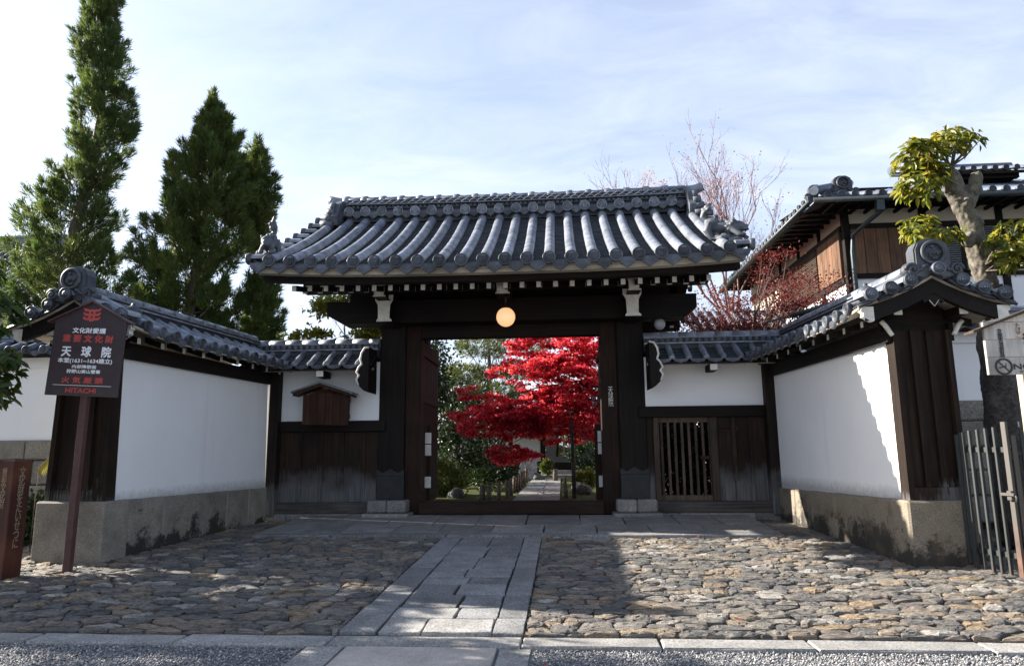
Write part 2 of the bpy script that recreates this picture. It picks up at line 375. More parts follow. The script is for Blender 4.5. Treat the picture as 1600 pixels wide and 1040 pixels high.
EVER = m_leaf('evergreen_leaves', [(.006, .014, .006), (.011, .025, .009), (.022, .042, .014), (.055, .07, .025)], .25, .35)
BROAD = m_leaf('broad_leaves', [(.03, .055, .012), (.07, .105, .018), (.15, .17, .028), (.30, .26, .04), (.45, .33, .045)], .5, .4)
BROADL = m_leaf('dark_broad_leaves', [(.014, .03, .008), (.03, .055, .012), (.06, .09, .018), (.16, .15, .02)], .4, .35)  # darker mix of broad leaf greens
YELG = m_leaf('yellow_green_leaves', [(.05, .085, .018), (.12, .15, .025), (.23, .22, .035), (.38, .29, .04)], .45, .4)
MAPLE = m_leaf('red_maple_leaves', [(.08, .005, .016), (.24, .014, .045), (.50, .036, .085), (.74, .10, .15), (.82, .19, .12)], .62, .45)
MAPLEO = m_leaf('rusty_maple_leaves', [(.05, .010, .014), (.09, .016, .02), (.14, .03, .03), (.19, .065, .05)], .42, .5)
BUSH = m_leaf('bush_leaves', [(.03, .05, .012), (.06, .085, .018), (.11, .13, .025), (.16, .15, .035)], .3, .5)
FERN = m_leaf('fern_fronds', [(.14, .14, .03), (.3, .25, .06)], .4)
def lampm():
    m, t, b = newmat('lit_globe'); b.inputs['Base Color'].default_value = (.75, .6, .42, 1); b.inputs['Roughness'].default_value = .25
    b.inputs['Emission Color'].default_value = (1, .52, .22, 1); b.inputs['Emission Strength'].default_value = .26; return m
LIT = lampm(); GLOBE = m_plain('milky_globe', (.32, .33, .36), .2, var=.05)

# ------------------------------------------------------------------ ground
def gz(y): return 0.0 if y < 6 else .027*(y-6)
g = MB(); N_ = 24
for (x0, x1, y0, y1, z) in ((-400, 400, -300, 600, -.16),):
    g.add([(x0, y0, z), (x1, y0, z), (x1, y1, z), (x0, y1, z)], [(0, 1, 2, 3)])
o = g.build('ground', EARTH); o['kind'] = 'structure'
g = MB(); g.add([(-40, -14, -.042), (40, -14, -.042), (40, 5.99, -.042), (-40, 5.99, -.042)], [(0, 1, 2, 3)])
o = g.build('road', PEBG); o['kind'] = 'structure'
# forecourt bed with a gentle rise to the gate
g = MB(); xs = [-9+.25*i for i in range(69)]; ys = [6.225+.2*j for j in range(40)]
rr = random.Random(3)
v = [(x, y, gz(y)-.014+rr.uniform(-.010, .010)) for y in ys for x in xs]
nx = len(xs)
g.add(v, [(j*nx+i, j*nx+i+1, (j+1)*nx+i+1, (j+1)*nx+i) for j in range(len(ys)-1) for i in range(nx-1)], True)
court = g.build('cobbled_forecourt', DIRT); court['kind'] = 'structure'

def clip(poly, nx_, ny_, d):
    out = []
    for i in range(len(poly)):
        a, b = poly[i], poly[(i+1) % len(poly)]
        da = a[0]*nx_+a[1]*ny_-d; db = b[0]*nx_+b[1]*ny_-d
        if da <= 0: out.append(a)
        if (da < 0) != (db < 0) and da != db:
            t = da/(da-db); out.append((a[0]+(b[0]-a[0])*t, a[1]+(b[1]-a[1])*t))
    return out
def cells(x0, x1, y0, y1, sx, sy, rr, asp=1.55):
    """irregular elongated cells filling a rectangle"""
    pts = []
    y = y0-sy
    row = 0
    while y < y1+sy:
        k = rr.uniform(.72, 1.35); x = x0-sx*rr.random()
        while x < x1+sx:
            pts.append((x+rr.uniform(-.22, .22)*sx, (y+rr.uniform(-.42, .42)*sy))); x += sx*rr.choice((.6, .8, 1, 1.2, 1.5))*k
        y += sy*rr.uniform(.85, 1.15); row += 1
    res = []
    for (px, py) in pts:
        if not (x0-.15 < px < x1+.15 and y0-.15 < py < y1+.15): continue
        poly = [(x0, y0), (x1, y0), (x1, y1), (x0, y1)]
        for (qx, qy) in pts:
            if (qx, qy) == (px, py) or abs(qx-px) > 3*sx or abs(qy-py) > 3*sy: continue
            # metric with y stretched so that cells lie broad
            dx, dy = qx-px, (qy-py)*asp*asp
            mx_, my_ = (px+qx)/2, (py+qy)/2
            poly = clip(poly, dx, dy, dx*mx_+dy*my_)
            if len(poly) < 3: break
        if len(poly) >= 3: res.append(((px, py), poly))
    return res
def round_poly(poly, gap, rr):
    cx = sum(p[0] for p in poly)/len(poly); cy = sum(p[1] for p in poly)/len(poly)
    out = []
    P = []
    for p in poly:
        d = math.hypot(p[0]-cx, p[1]-cy)
        if d < 1e-4: continue
        k = max(.3, 1-gap/d*1.35); P.append((cx+(p[0]-cx)*k, cy+(p[1]-cy)*k))
    for i in range(len(P)):
        a, b = P[i], P[(i+1) % len(P)]
        if math.hypot(a[0]-b[0], a[1]-b[1]) < .03: out.append(((a[0]+b[0])/2, (a[1]+b[1])/2)); continue
        for t in (.22, .78): out.append((a[0]+(b[0]-a[0])*t+rr.uniform(-.009, .009), a[1]+(b[1]-a[1])*t+rr.uniform(-.009, .009)))
    return (cx, cy), out
def stone_geo(mb, poly, zf, h, rr, gap=.008, deep=.07):
    (cx, cy), P = round_poly(poly, gap, rr); n = len(P)
    if n < 4: return False
    tx, ty = rr.uniform(-.055, .055), rr.uniform(-.07, .05)
    v = []
    for (x, y) in P: v.append((x, y, zf(y)-deep))
    for (x, y) in P: v.append((x, y, zf(y)+h*.55+(x-cx)*tx+(y-cy)*ty+rr.uniform(-.003, .003)))
    for (x, y) in P:
        x2, y2 = cx+(x-cx)*.86, cy+(y-cy)*.82
        v.append((x2, y2, zf(y2)+h+(x2-cx)*tx+(y2-cy)*ty+rr.uniform(-.008, .006)))
    for (x, y) in P:
        x2, y2 = cx+(x-cx)*.45+rr.uniform(-.01, .01), cy+(y-cy)*.45
        v.append((x2, y2, zf(y2)+h+.006+rr.uniform(-.008, .010)+(x2-cx)*tx+(y2-cy)*ty))
    f = []
    for r_ in range(3):
        for k in range(n): f.append((r_*n+k, r_*n+(k+1) % n, (r_+1)*n+(k+1) % n, (r_+1)*n+k))
    f.append(tuple(3*n+k for k in range(n)))
    a = sum(P[i][0]*P[(i+1) % n][1]-P[(i+1) % n][0]*P[i][1] for i in range(n))
    if a < 0: f = [q[::-1] for q in f]
    mb.add(v, f, False); return True
rr = random.Random(21); allc = []
for reg in ((-8.6, -2.015, 6.23, 11.53), (-.365, 6.9, 6.23, 11.53)):
    allc += cells(*reg, .265, .158, rr)
for reg in ((-6.5, -5.28, 11.53, 13.66), (3.52, 4.6, 11.53, 13.66)):
    allc += cells(*reg, .40, .32, rr)
def shown(c):
    (x, y), poly = c
    w = Vector((x, y, gz(y)-CAMZ)); k = w.dot(FW)
    px = 800+w.dot(RT)/k*1067; 
    a = abs(sum(poly[i][0]*poly[(i+1) % len(poly)][1]-poly[(i+1) % len(poly)][0]*poly[i][1] for i in range(len(poly))))/2
    return a/y**3 if -20 < px < 1620 else 0
allc.sort(key=shown, reverse=True)
rest = MB(); cnt = 0
for c in allc:
    h = rr.choice((.006, .010, .014, .018, .026))
    if cnt < 300:
        mb = MB()
        if stone_geo(mb, c[1], gz, h, rr):
            (x, y) = c[0]; o = bpy.data.objects.new('cobblestone', mb.mesh('cobblestone', COB, (x, y, gz(y)))); COL.objects.link(o)
            o.parent = court; o.location = (x, y, gz(y)); cnt += 1
    else: stone_geo(rest, c[1], gz, h, rr)
rest.build('small_cobbles', COB, court, stuff=True)

def slab(name, parent, x0, x1, y0, y1, zf, mat, th=.08, ch=.006, jit=.006, skew=0, rr=rr):
    """one stone with worn edges; corners a little out of true"""
    j = lambda: rr.uniform(-jit, jit)
    C = [(x0+j()+skew*0, y0+j()), (x1+j(), y0+j()), (x1+j()+skew, y1+j()), (x0+j()+skew, y1+j())]
    cx = (x0+x1)/2; cy = (y0+y1)/2; dz = rr.uniform(-.004, .004)
    ring = []
    for i in range(4):
        a, b = C[i], C[(i+1) % 4]; nseg = 4
        for k in range(nseg):
            t = k/nseg; w = 0 if k == 0 else jit*.6
            ring.append((a[0]+(b[0]-a[0])*t+rr.uniform(-w, w), a[1]+(b[1]-a[1])*t+rr.uniform(-w, w)))
    n = len(ring); mb = MB(); v = []
    for (x, y) in ring: v.append((x, y, zf(y)-th))
    for (x, y) in ring: v.append((x, y, zf(y)-ch*1.3+dz))
    for (x, y) in ring:
        d = math.hypot(x-cx, y-cy); k = 1-ch/d*1.2
        v.append((cx+(x-cx)*k, cy+(y-cy)*k, zf(y)+dz+rr.uniform(-.0015, .0015)))
    f = [(q*n+k, q*n+(k+1) % n, (q+1)*n+(k+1) % n, (q+1)*n+k) for q in range(2) for k in range(n)] + [tuple(2*n+k for k in range(n))]
    mb.add(v, f); o = bpy.data.objects.new(name, mb.mesh(name, mat, (cx, cy, zf(cy)))); COL.objects.link(o); o.parent = parent
    o.location = Vector((cx, cy, zf(cy)))-org(parent); return o

# granite path through the forecourt
path = MB().add([(-2.02, 6.2, gz(6.2)-.02), (-.36, 6.2, gz(6.2)-.02), (-.36, 11.56, gz(11.56)-.02), (-2.02, 11.56, gz(11.56)-.02)], [(0, 1, 2, 3)]).build('granite_path', DIRT); path['kind'] = 'structure'
zp = lambda y: gz(y)+.020
for (x0, x1, ys_) in ((-2.0, -1.68, (6.24, 7.15, 7.75, 9.05, 10.3, 11.53)), (-.64, -.375, (6.24, 6.72, 7.26, 7.62, 9.6, 11.53))):
    for a, b in zip(ys_, ys_[1:]): slab('border_stone', path, x0, x1, a+.006, b-.006, zp, GRAN, rr=rr)
rows = (6.24, 6.68, 7.08, 7.62, 8.12, 8.50, 9.0, 9.75, 10.6, 11.53); sp_ = (-1.28, -1.05, -1.08, -1.2, -1.12, -1.22, -1.17, -1.12, -1.16)
for a, b, s in zip(rows, rows[1:], sp_):
    slab('paving_slab', path, -1.66, s-.013, a+.009, b-.009, zp, GRAN if a > 7.0 else GRANL, jit=.014, rr=rr)  # sun and shade put into slab colour: paler in front, darker behind
    slab('paving_slab', path, s+.013, -.66, a+.009+rr.uniform(-.01, .02), b-.009, zp, GRAN if a > 6.6 else GRANL, jit=.014, rr=rr)
# kerb and crossing stones
kerb = MB().box(-20, 20, 5.98, 6.18, -.15, -.03).build('kerb', DIRT); kerb['kind'] = 'structure'
jx = [-9.2, -7.6, -6.1, -4.7, -3.35, -2.02, -.37, .78, 2.0, 3.35, 4.6, 6.2, 7.8]
for a, b in zip(jx, jx[1:]): slab('kerb_stone', kerb, a+.008, b-.008, 5.95, 6.215, lambda y: -.002, GRANL, th=.12, ch=.010, jit=.012, rr=rr)
cross = MB().box(-2.2, -.3, 4.6, 5.92, -.14, -.06).build('crossing_slab', DIRT); cross['kind'] = 'structure'
slab('border_stone', cross, -2.17, -1.86, 4.6, 5.93, lambda y: -.014, GRANL, rr=rr)
slab('paving_slab', cross, -1.84, -.58, 4.6, 5.93, lambda y: -.012, GRANP, rr=rr)
slab('border_stone', cross, -.55, -.30, 4.6, 5.93, lambda y: -.014, GRANL, rr=rr)
# gravel pebbles
NPB = 24000
P = np.stack([NP.uniform(-6.2, 4.6, NPB), NP.uniform(5.22, 5.96, NPB)], 1)
P = P[~((P[:, 0] > -2.19) & (P[:, 0] < -.28))]; n = len(P)
base = np.array([(1, 0, 0), (0, 1, 0), (-1, 0, 0), (0, -1, 0), (0, 0, 1), (0, 0, -1)], float)
sz = NP.uniform(.006, .0135, (n, 1, 1))*NP.uniform(.7, 1.35, (n, 6, 1)); an = NP.uniform(0, 6.28, n)
V = base[None]*sz*np.array([1.15, .9, .75]); ca, sa = np.cos(an)[:, None], np.sin(an)[:, None]
Vx = V[..., 0]*ca-V[..., 1]*sa+P[:, None, 0]; Vy = V[..., 0]*sa+V[..., 1]*ca+P[:, None, 1]; Vz = V[..., 2]+NP.uniform(-.039, -.024, n)[:, None]
tri = np.array([(0, 1, 4), (1, 2, 4), (2, 3, 4), (3, 0, 4), (1, 0, 5), (2, 1, 5), (3, 2, 5), (0, 3, 5)])
o = bpy.data.objects.new('gravel', npmesh('gravel', np.stack([Vx, Vy, Vz], -1).reshape(-1, 3), (tri[None]+6*np.arange(n)[:, None, None]).reshape(-1, 3), 3, PEB)); COL.objects.link(o)
tag(o, kind='stuff')
# stone platform before the gate
plat = MB().box(-5.22, 3.47, 11.60, 13.9, .0, .17).build('gate_platform', DIRT); plat['kind'] = 'structure'
zq = lambda y: .205+(y-11.55)*.045
for a, b in zip((-5.25, -3.9, -1.95, .12, 1.9, 3.5), (-3.9, -1.95, .12, 1.9, 3.5)): slab('edge_stone', plat, a+.005, b-.005, 11.55, 11.79, zq, GRAN, th=.16, rr=rr)
xs_ = [-5.25, -4.55, -3.85, -2.95, -2.15, -1.25, -.35, .55, 1.45, 2.35, 3.0, 3.5]
for a, b in zip(xs_, xs_[1:]): slab('paving_slab', plat, a+.008, b-.008, 11.80, 12.62, zq, PLAT, jit=.01, rr=rr)
xs_ = [-5.25, -4.3, -3.3, -2.4, -1.6, -.7, .3, 1.1, 2.05, 2.8, 3.5]
for a, b in zip(xs_, xs_[1:]): slab('paving_slab', plat, a+.008, b-.008, 12.635, 13.86, zq, PLAT, jit=.01, rr=rr)
# garden ground and its path
gm = MB(); xs = [-16+1.0*i for i in range(34)]; ys = [14.25+1.0*j for j in range(40)]; nx = len(xs)
gm.add([(x, y, .25+rr.uniform(-.02, .03)*(y > 15)) for y in ys for x in xs], [(j*nx+i, j*nx+i+1, (j+1)*nx+i+1, (j+1)*nx+i) for j in range(len(ys)-1) for i in range(nx-1)], True)
gard = gm.build('garden_ground', MOSS); gard['kind'] = 'structure'
gp = MB().box(-1.34, -.09, 14.3, 30.5, .2, .285).build('garden_path', EARTH); gp['kind'] = 'structure'
y = 14.5
while y < 30:
    d = rr.uniform(.6, 1.1); s = rr.uniform(-.85, -.6)
    slab('paving_slab', gp, -1.32, s-.01, y, y+d-.02, lambda y: .302, PLAT, rr=rr); slab('paving_slab', gp, s+.01, -.11, y, y+d-.02, lambda y: .302, PLAT, rr=rr); y += d
# fallen leaves
lf = MB()
for i in range(70):
    x, y = rr.uniform(-5, 5), rr.choice((rr.uniform(6, 11.5), 11.5+rr.uniform(-.06, 0), 11.5+rr.uniform(-.1, 0), rr.uniform(11.8, 13.5), rr.uniform(5.4, 6)))
    z = (zq(y) if y > 11.55 and -5.2 < x < 3.4 else gz(y)+.035 if y > 6.2 else -.035)+.006; s = rr.uniform(.016, .03); a = rr.uniform(0, 6)
    if x < -5.2 and y > 11: continue
    lf.add([(x+s*math.cos(a+k*1.57)*(1 if k % 2 else .6), y+s*math.sin(a+k*1.57), z+rr.uniform(0, .012)) for k in range(4)], [(0, 1, 2, 3)])
lf.build('fallen_leaves', m_plain('fallen_leaf', (.25, .03, .02), .6), None, stuff=True)

# ------------------------------------------------------------------ tile roofs
def half_tube(r, L, lip=1.0, n=9, taper=.975):
    """barrel tile lying along +Y, open below"""
    mb = MB(); v = []; prof = [(0, r), (.015, r*1.0), (L*.97, r*taper), (L, r*taper)]
    a = [math.pi*1.12*(k/(n-1))-math.pi*.06 for k in range(n)]
    for (y, q) in prof:
        for t in a: v.append((q*math.cos(t), y, q*math.sin(t)))
    f = [(i*n+k+1, i*n+k, (i+1)*n+k, (i+1)*n+k+1) for i in range(len(prof)-1) for k in range(n-1)]
    f.append(tuple(range(n))); f.append(tuple(len(prof)*n-1-k for k in range(n)))
    return mb.add(v, f, True)
_tc = {}
def tube_me(r, L, mat):
    k = (round(r, 3), round(L, 2), mat.name)
    if k not in _tc:
        me = half_tube(r, L).mesh('round_tile', mat); _tc[k] = me
    return _tc[k]
def disc_me(r, mat, th=.09, crest=True):
    """eave disc: rim, recessed field and raised crest; faces -Y"""
    k = ('d', round(r, 3), mat.name, crest, th)
    if k not in _tc:
        mb = MB(); M = Matrix.Rotation(R(90), 4, 'X')
        mb.lathe([(r*.93, -th), (r, -th*.6), (r, -.012), (r*.97, 0), (r*.86, .002), (r*.80, -.016), (r*.05, -.016)], 20, M)
        if crest:
            mb.lathe([(r*.56, -.02), (r*.55, -.006), (r*.47, -.006), (r*.46, -.02)], 16, M)
            for q in range(10):
                a = q*.6283; mb.ell((r*.67*math.cos(a), -.006+.016, r*.67*math.sin(a)), (r*.055, .012, r*.055), 5, 4)
            for q in range(8):
                a = q*.7854; mb.ell((r*.25*math.cos(a), .012, r*.25*math.sin(a)), (r*.12, .012, r*.12), 5, 4)
        _tc[k] = mb.mesh('eave_disc', mat)
    return _tc[k]
def pendant_me(w, h, mat, th=.035):
    k = ('p', round(w, 2), round(h, 2), mat.name)
    if k not in _tc:
        P = [(-.5, .0), (.5, .0), (.47, -.18), (.41, -.44), (.33, -.58), (.25, -.62), (.18, -.76), (.10, -.84), (.04, -.90), (0, -1.0)]
        P = P+[(-x, z) for x, z in P[2:-1]][::-1]
        mb = MB(); mb.prism([(x*w, 0, z*h) for x, z in P], (0, th, 0))
        mb.prism([(x*w*.8, -.006, z*h*.78-.1*h) for x, z in P], (0, .01, 0))
        for q in (-1, 1):
            for s_ in range(3): mb.ell((q*(.06+.1*s_)*w, -.006, -(.48-.05*s_)*h), (.035*w, .006, .1*h), 5, 4)
        _tc[k] = mb.mesh('pendant_tile', mat)
    return _tc[k]

class Slope:
    """one tiled slope in a local frame: u along the eave, v inward, w up"""
    def __init__(s, M, u0, u1, run, rise, a=.75, lift=None, curve=0):
        s.M = M; s.u0 = u0; s.u1 = u1; s.run = run; s.rise = rise; s.a = a; s.lift = lift or (lambda u: 0); s.hip = None; s.pz = .012
    def p(s, u, t): return Vector((u, s.run*t, s.rise*(s.a*t+(1-s.a)*t*t)+s.lift(u)*(1-t)))
    def ang(s, t): return math.atan2(s.rise*(s.a+2*(1-s.a)*t), s.run)
    def pans(s, parent, edges, rows, mat, dip=.035, th=.022, name='pan_tiles', t0=.006, t1=1.0, single=0):
        mb = MB()
        for ua, ub in zip(edges, edges[1:]):
            for j in range(rows):
                ta = t0+(t1-t0)*j/rows; tb = t0+(t1-t0)*(j+1.25)/rows
                if s.hip and (ub-s.u0)/s.hip < tb: continue
                v = []
                for (t, up) in ((ta, th), (tb, 0.0)):
                    for k in range(5):
                        q = k/4; c = -dip*(1-(2*q-1)**2)
                        p = s.p(ua+(ub-ua)*q, t); v.append(p+Vector((0, 0, c+up+s.pz)))
                for k in range(5): p = v[k]; v.append(p-Vector((0, -.004, th*1.15)))
                f = [(k, k+1, 5+k+1, 5+k) for k in range(4)]+[(10+k, 10+k+1, k+1, k) for k in range(4)]
                if j < single: MB().add(v, f, False, s.M).build('pan_tile', mat, parent)
                else: mb.add(v, f, False, s.M)
        if mb.f: return mb.build(name, mat, parent, stuff=True)
    def tubes(s, parent, us, r, L, mat, t1=None, name='round_tile', zoff=.03):
        for i, u in enumerate(us):
            top = t1[i] if t1 else 1.0
            if s.hip: top = min(top, (u-s.u0)/s.hip)
            if top < .05: continue
            y = 0.0; L0 = L*rnd.uniform(.55, 1.0)
            while y < s.run*top-.05:
                t = max(0, (y/s.run)); an = s.ang(min(1, t+.03)); p = s.p(u, t)+Vector((0, 0, zoff))
                dy = L*math.cos(an)
                Lx = round(L0, 2) if y == 0 and L < .6 else L; dy = Lx*math.cos(an)
                if y+dy > s.run*top: Lx = max(.08, round((s.run*top-y)/math.cos(an), 2)); dy = 9
                place(name, tube_me(r, Lx+.02, mat), s.M @ Matrix.Translation(p) @ Matrix.Rotation(an, 4, 'X') @ Matrix.Rotation(rnd.uniform(-.012, .012), 4, 'Z'), parent)
                y += dy
    def discs(s, parent, us, r, mat, name='eave_disc', t=0, out=.045, zoff=.03, th=.09):
        for u in us:
            place(name, disc_me(r, mat, th), s.M @ Matrix.Translation(s.p(u, t)+Vector((0, -out, zoff))) @ Matrix.Rotation(rnd.uniform(0, 6.28), 4, 'Y'), parent)
    def pendants(s, parent, us, w, h, mat, t=0, out=.0, zoff=.0, name='pendant_tile'):
        for u in us: place(name, pendant_me(w, h, mat), s.M @ Matrix.Translation(s.p(u, t)+Vector((0, -out, zoff))), parent)
    def deck(s, parent, mat, u0, u1, th, n=8, name='roof_deck', t0=0., t1=1., off=-.02):
        off -= .025
        mb = MB()
        U = [u0+(u1-u0)*k/8 for k in range(9)]
        v = []
        for dz in (off, off-th):
            for i in range(n+1):
                for u in U:
                    tt = t0+(t1-t0)*i/n; v.append(s.p(max(u, s.u0+s.hip*tt) if s.hip else u, tt)+Vector((0, 0, dz)))
        c = len(U); h = (n+1)*c; f = []
        for i in range(n):
            for k in range(c-1):
                f.append((i*c+k, i*c+k+1, (i+1)*c+k+1, (i+1)*c+k)); f.append((h+i*c+k+1, h+i*c+k, h+(i+1)*c+k, h+(i+1)*c+k+1))
            f.append((i*c, (i+1)*c, h+(i+1)*c, h+i*c)); f.append((i*c+c-1, h+i*c+c-1, h+(i+1)*c+c-1, (i+1)*c+c-1))
        for k in range(c-1): f.append((k, h+k, h+k+1, k+1)); f.append((n*c+k+1, h+n*c+k+1, h+n*c+k, n*c+k))
        mb.add(v, f, False, s.M); return mb.build(name, mat, parent)
    def side_board(s, parent, u, wdt, th, mats, name='barge_board', t0=0, t1=1, off=-.06, n=8, nose=True):
        """curved board under the verge; its foot end is painted white"""
        mb = MB(); v = []
        for i in range(n+1):
            t = t0+(t1-t0)*i/n; p = s.p(u, t); k = wdt*(1 if i else .92)
            for du in (-th/2, th/2):
                for dz in (off, off-k): v.append((p.x+du, p.y, p.z+dz))
        f = []
        for i in range(n):
            a = i*4; b = a+4
            f += [(a, b, b+1, a+1), (a+2, a+3, b+3, b+2), (a, a+2, b+2, b), (a+1, b+1, b+3, a+3)]
        f.append((n*4, n*4+2, n*4+3, n*4+1)); mb.add(v, f, False, s.M)
        mb.cur = 1; p = s.p(u, t0); k = wdt*.92
        prof = [(0, off), (-.03, off-.03*k), (-.045, off-.3*k), (-.01, off-.45*k), (-.02, off-.7*k), (.05, off-.95*k), (.10, off-1.06*k), (.12, off-k*.98), (.12, off)]
        mb.prism([(p.x-th/2-.004, p.y+a_+.0, p.z+b_) for a_, b_ in prof], (th+.008, 0, 0), s.M)
        return mb.build(name, mats, parent)

def onigawara(parent, M, s=1.0, crest=True, name='ridge_end_tile'):
    """front ridge-end tile: arched slab, ring with crest, scroll ears; faces local -Y, base centre at origin"""
    mb = MB()
    P = [(-.36, 0), (-.40, .10), (-.33, .17), (-.27, .17), (-.27, .42), (-.22, .52), (-.10, .585), (.10, .585), (.22, .52), (.27, .42), (.27, .17), (.33, .17), (.40, .10), (.36, 0), (.14, -.04), (0, .07), (-.14, -.04)]
    mb.prism([(x*s, 0, z*s) for x, z in P], (0, .20*s, 0), M)
    mb.prism([(x*s*.93, -.03*s, z*s*.95+.015*s) for x, z in P], (0, .035*s, 0), M)
    c = Vector((0, 0, .36*s)); ring = []
    for k in range(25):
        a = 2*math.pi*k/24; ring.append(c+Vector((.165*s*math.cos(a), -.05*s, .165*s*math.sin(a))))
    mb.tube(ring, .028*s, 8, False, M)
    mb.lathe([(.15*s, 0), (.15*s, .015*s), (.02*s, .015*s)], 18, M @ Matrix.Translation(c+Vector((0, -.03*s, 0))) @ Matrix.Rotation(R(90), 4, 'X'))
    rr = random.Random(5)
    for q in range(15):
        a = rr.uniform(0, 6.28); d = rr.uniform(0, .10)*s
        mb.ell(c+Vector((d*math.cos(a), -.055*s, d*math.sin(a))), (.032*s, .026*s, .026*s), 6, 5, M)
    for q in (-1, 1):
        sp = []
        for k in range(22):
            a = k*.52; d = (.10-.0042*k)*s; sp.append((q*(.33*s+d*math.cos(a)), -.035*s-.0012*k*s, .10*s+d*math.sin(a)))
        mb.tube(sp, [.026*s]*22, 6, True, M)
        mb.ell((q*.335*s, .05*s, .095*s), (.125*s, .10*s, .125*s), 12, 8, M)
        sp = [(q*(.10+.035*k)*s, -.04*s, (.17-.02*k+.012*math.sin(k*1.6))*s) for k in range(6)]; mb.tube(sp, .03*s, 6, True, M)
    return mb.build(name, TILEF, parent)

def roughen(me, amp, sc, stretch=1.0):
    from mathutils import noise as mn
    for v in me.vertices:
        p = Vector((v.co.x*sc, v.co.y*sc, v.co.z*sc*stretch)); v.co += v.normal*amp*(mn.fractal(p, 1.0, 2.0, 4)+.4*mn.noise(p*4))
    me.update(); return me
def statue(mb, name, mat, o, voxel=.014):
    """fuse overlapping solids into one continuous surface"""
    me = mb.mesh(name, mat, o); ob = bpy.data.objects.new(name, me); COL.objects.link(ob)
    md = ob.modifiers.new('fuse', 'REMESH'); md.mode = 'VOXEL'; md.voxel_size = voxel; md.use_smooth_shade = True
    sm = ob.modifiers.new('soft', 'SMOOTH'); sm.factor = .5; sm.iterations = 2
    dg = bpy.context.evaluated_depsgraph_get(); ev = ob.evaluated_get(dg)
    m2 = bpy.data.meshes.new_from_object(ev); m2.materials.clear(); m2.materials.append(mat)
    bpy.data.objects.remove(ob); m2.name = name; return m2

_texts = []
def text(parent, body, cx, cz, w, h, mat, M, name='lettering', vertical=False, lift=.003, bold=.0):
    """flat print: lettering scaled to w x h, centred at (cx, cz) of the board frame M (x right, z up, faces -y)"""
    cu = bpy.data.curves.new('lettering', 'FONT'); cu.body = '\n'.join(body) if vertical else body
    cu.size = 1; cu.align_x = 'CENTER' if vertical else 'LEFT'; cu.space_line = .78 if vertical else 1; cu.resolution_u = 3
    cu.fill_mode = 'FRONT'
    ob = bpy.data.objects.new('lettering', cu); COL.objects.link(ob)
    _texts.append((ob, parent, cx, cz, w, h, mat, M, name, lift, bold))
def flush_texts():
    dg = bpy.context.evaluated_depsgraph_get()
    for (ob, parent, cx, cz, w, h, mat, M, name, lift, bold) in _texts:
        me = bpy.data.meshes.new_from_object(ob.evaluated_get(dg)); 
        cu = ob.data; bpy.data.objects.remove(ob); bpy.data.curves.remove(cu)
        n = len(me.vertices); a = np.empty(n*3, np.float32); me.vertices.foreach_get('co', a); a = a.reshape(-1, 3)
        lo, hi = a.min(0), a.max(0); k = (a-lo)/np.maximum(hi-lo, 1e-6)
        b = np.stack([cx+(k[:, 0]-.5)*w, np.full(n, -lift), cz+(k[:, 1]-.5)*h], 1).astype(np.float32)
        if bold:                                       # heavier strokes: more prints a hair apart, each a little prouder
            F_ = [tuple(p.vertices) for p in me.polygons]; V_ = [tuple(p) for p in b]; V2 = []; F2 = []
            for q, (ex, ez) in enumerate(((0, 0), (bold, 0), (0, bold), (bold, bold))):
                F2 += [tuple(i+len(V2) for i in f) for f in F_]; V2 += [(x+ex-bold/2, y_-.0005*q, z+ez-bold/2) for x, y_, z in V_]
            bpy.data.meshes.remove(me); me = bpy.data.meshes.new('lettering'); me.from_pydata(V2, [], F2)
        else: me.vertices.foreach_set('co', b.ravel())
        me.materials.clear(); me.materials.append(mat); me.update()
        o = place(name, me, M, parent)
    _texts.clear()

# ------------------------------------------------------------------ the main gate
CX = -1.12
gate = thing('temple_gate', 'big dark timber temple gate with grey tiled gable roof in the middle', 'gate', (CX, 14.0, .3))
def part(name, mats, fn, parent=gate, **k):
    mb = MB(); fn(mb); return mb.build(name, mats, parent, **k)
PX = (-3.52, 1.42)                                        # main pillars
for x in PX:
    p = part('pillar', DARK, lambda m: m.cbox(x-.27, x+.27, 14.0, 14.5, .62, 4.2, .02))
    part('iron_shoe', IRON, lambda m: (m.cbox(x-.285, x+.285, 13.985, 14.515, .60, 1.08, .008), m.prism([(x-.285, 13.985, 1.08), (x+.285, 13.985, 1.08), (x+.285, 13.985, 1.2), (x+.15, 13.985, 1.13), (x, 13.985, 1.22), (x-.15, 13.985, 1.13), (x-.285, 13.985, 1.2)], (0, .02, 0))), p)
    for (a, b) in ((-.39, -.005), (.005, .39)): part('foot_stone', PLAT, lambda m: m.cbox(x+a, x+b, 13.68, 14.6, .36, .60, .03))
    part('plinth_slab', PLAT, lambda m: m.cbox(x-.47, x+.47, 13.58, 14.7, .2, .355, .02))
    part('rear_pillar', DARK, lambda m: m.cbox(x-.2, x+.2, 16.75, 17.15, .3, 4.4, .02))
    part('tie_beam', DARKY, lambda m: m.box(x-.07, x+.07, 14.5, 16.75, 3.2, 3.5)); part('tie_beam', DARKY, lambda m: m.box(x-.07, x+.07, 14.5, 16.75, 1.6, 1.85))
for x0, x1 in ((-3.25, -2.93), (.80, 1.15)): part('door_jamb', RED, lambda m: m.cbox(x0, x1, 14.08, 14.4, .3, 4.2, .01))
part('threshold', THRESH, lambda m: m.cbox(-2.93, .80, 13.98, 14.25, .3, .565, .015))
def beam(m):
    P = [(-4.83, 4.64), (2.74, 4.64), (2.74, 4.36), (2.5, 4.17), (-4.5, 4.17), (-4.83, 4.36)]
    m.prism([(x, 13.62, z) for x, z in P], (0, .5, 0))
part('lintel_beam', DARKX, beam)
part('upper_lintel', DARKX, lambda m: m.box(-3.25, 1.15, 14.1, 14.4, 3.92, 4.17))
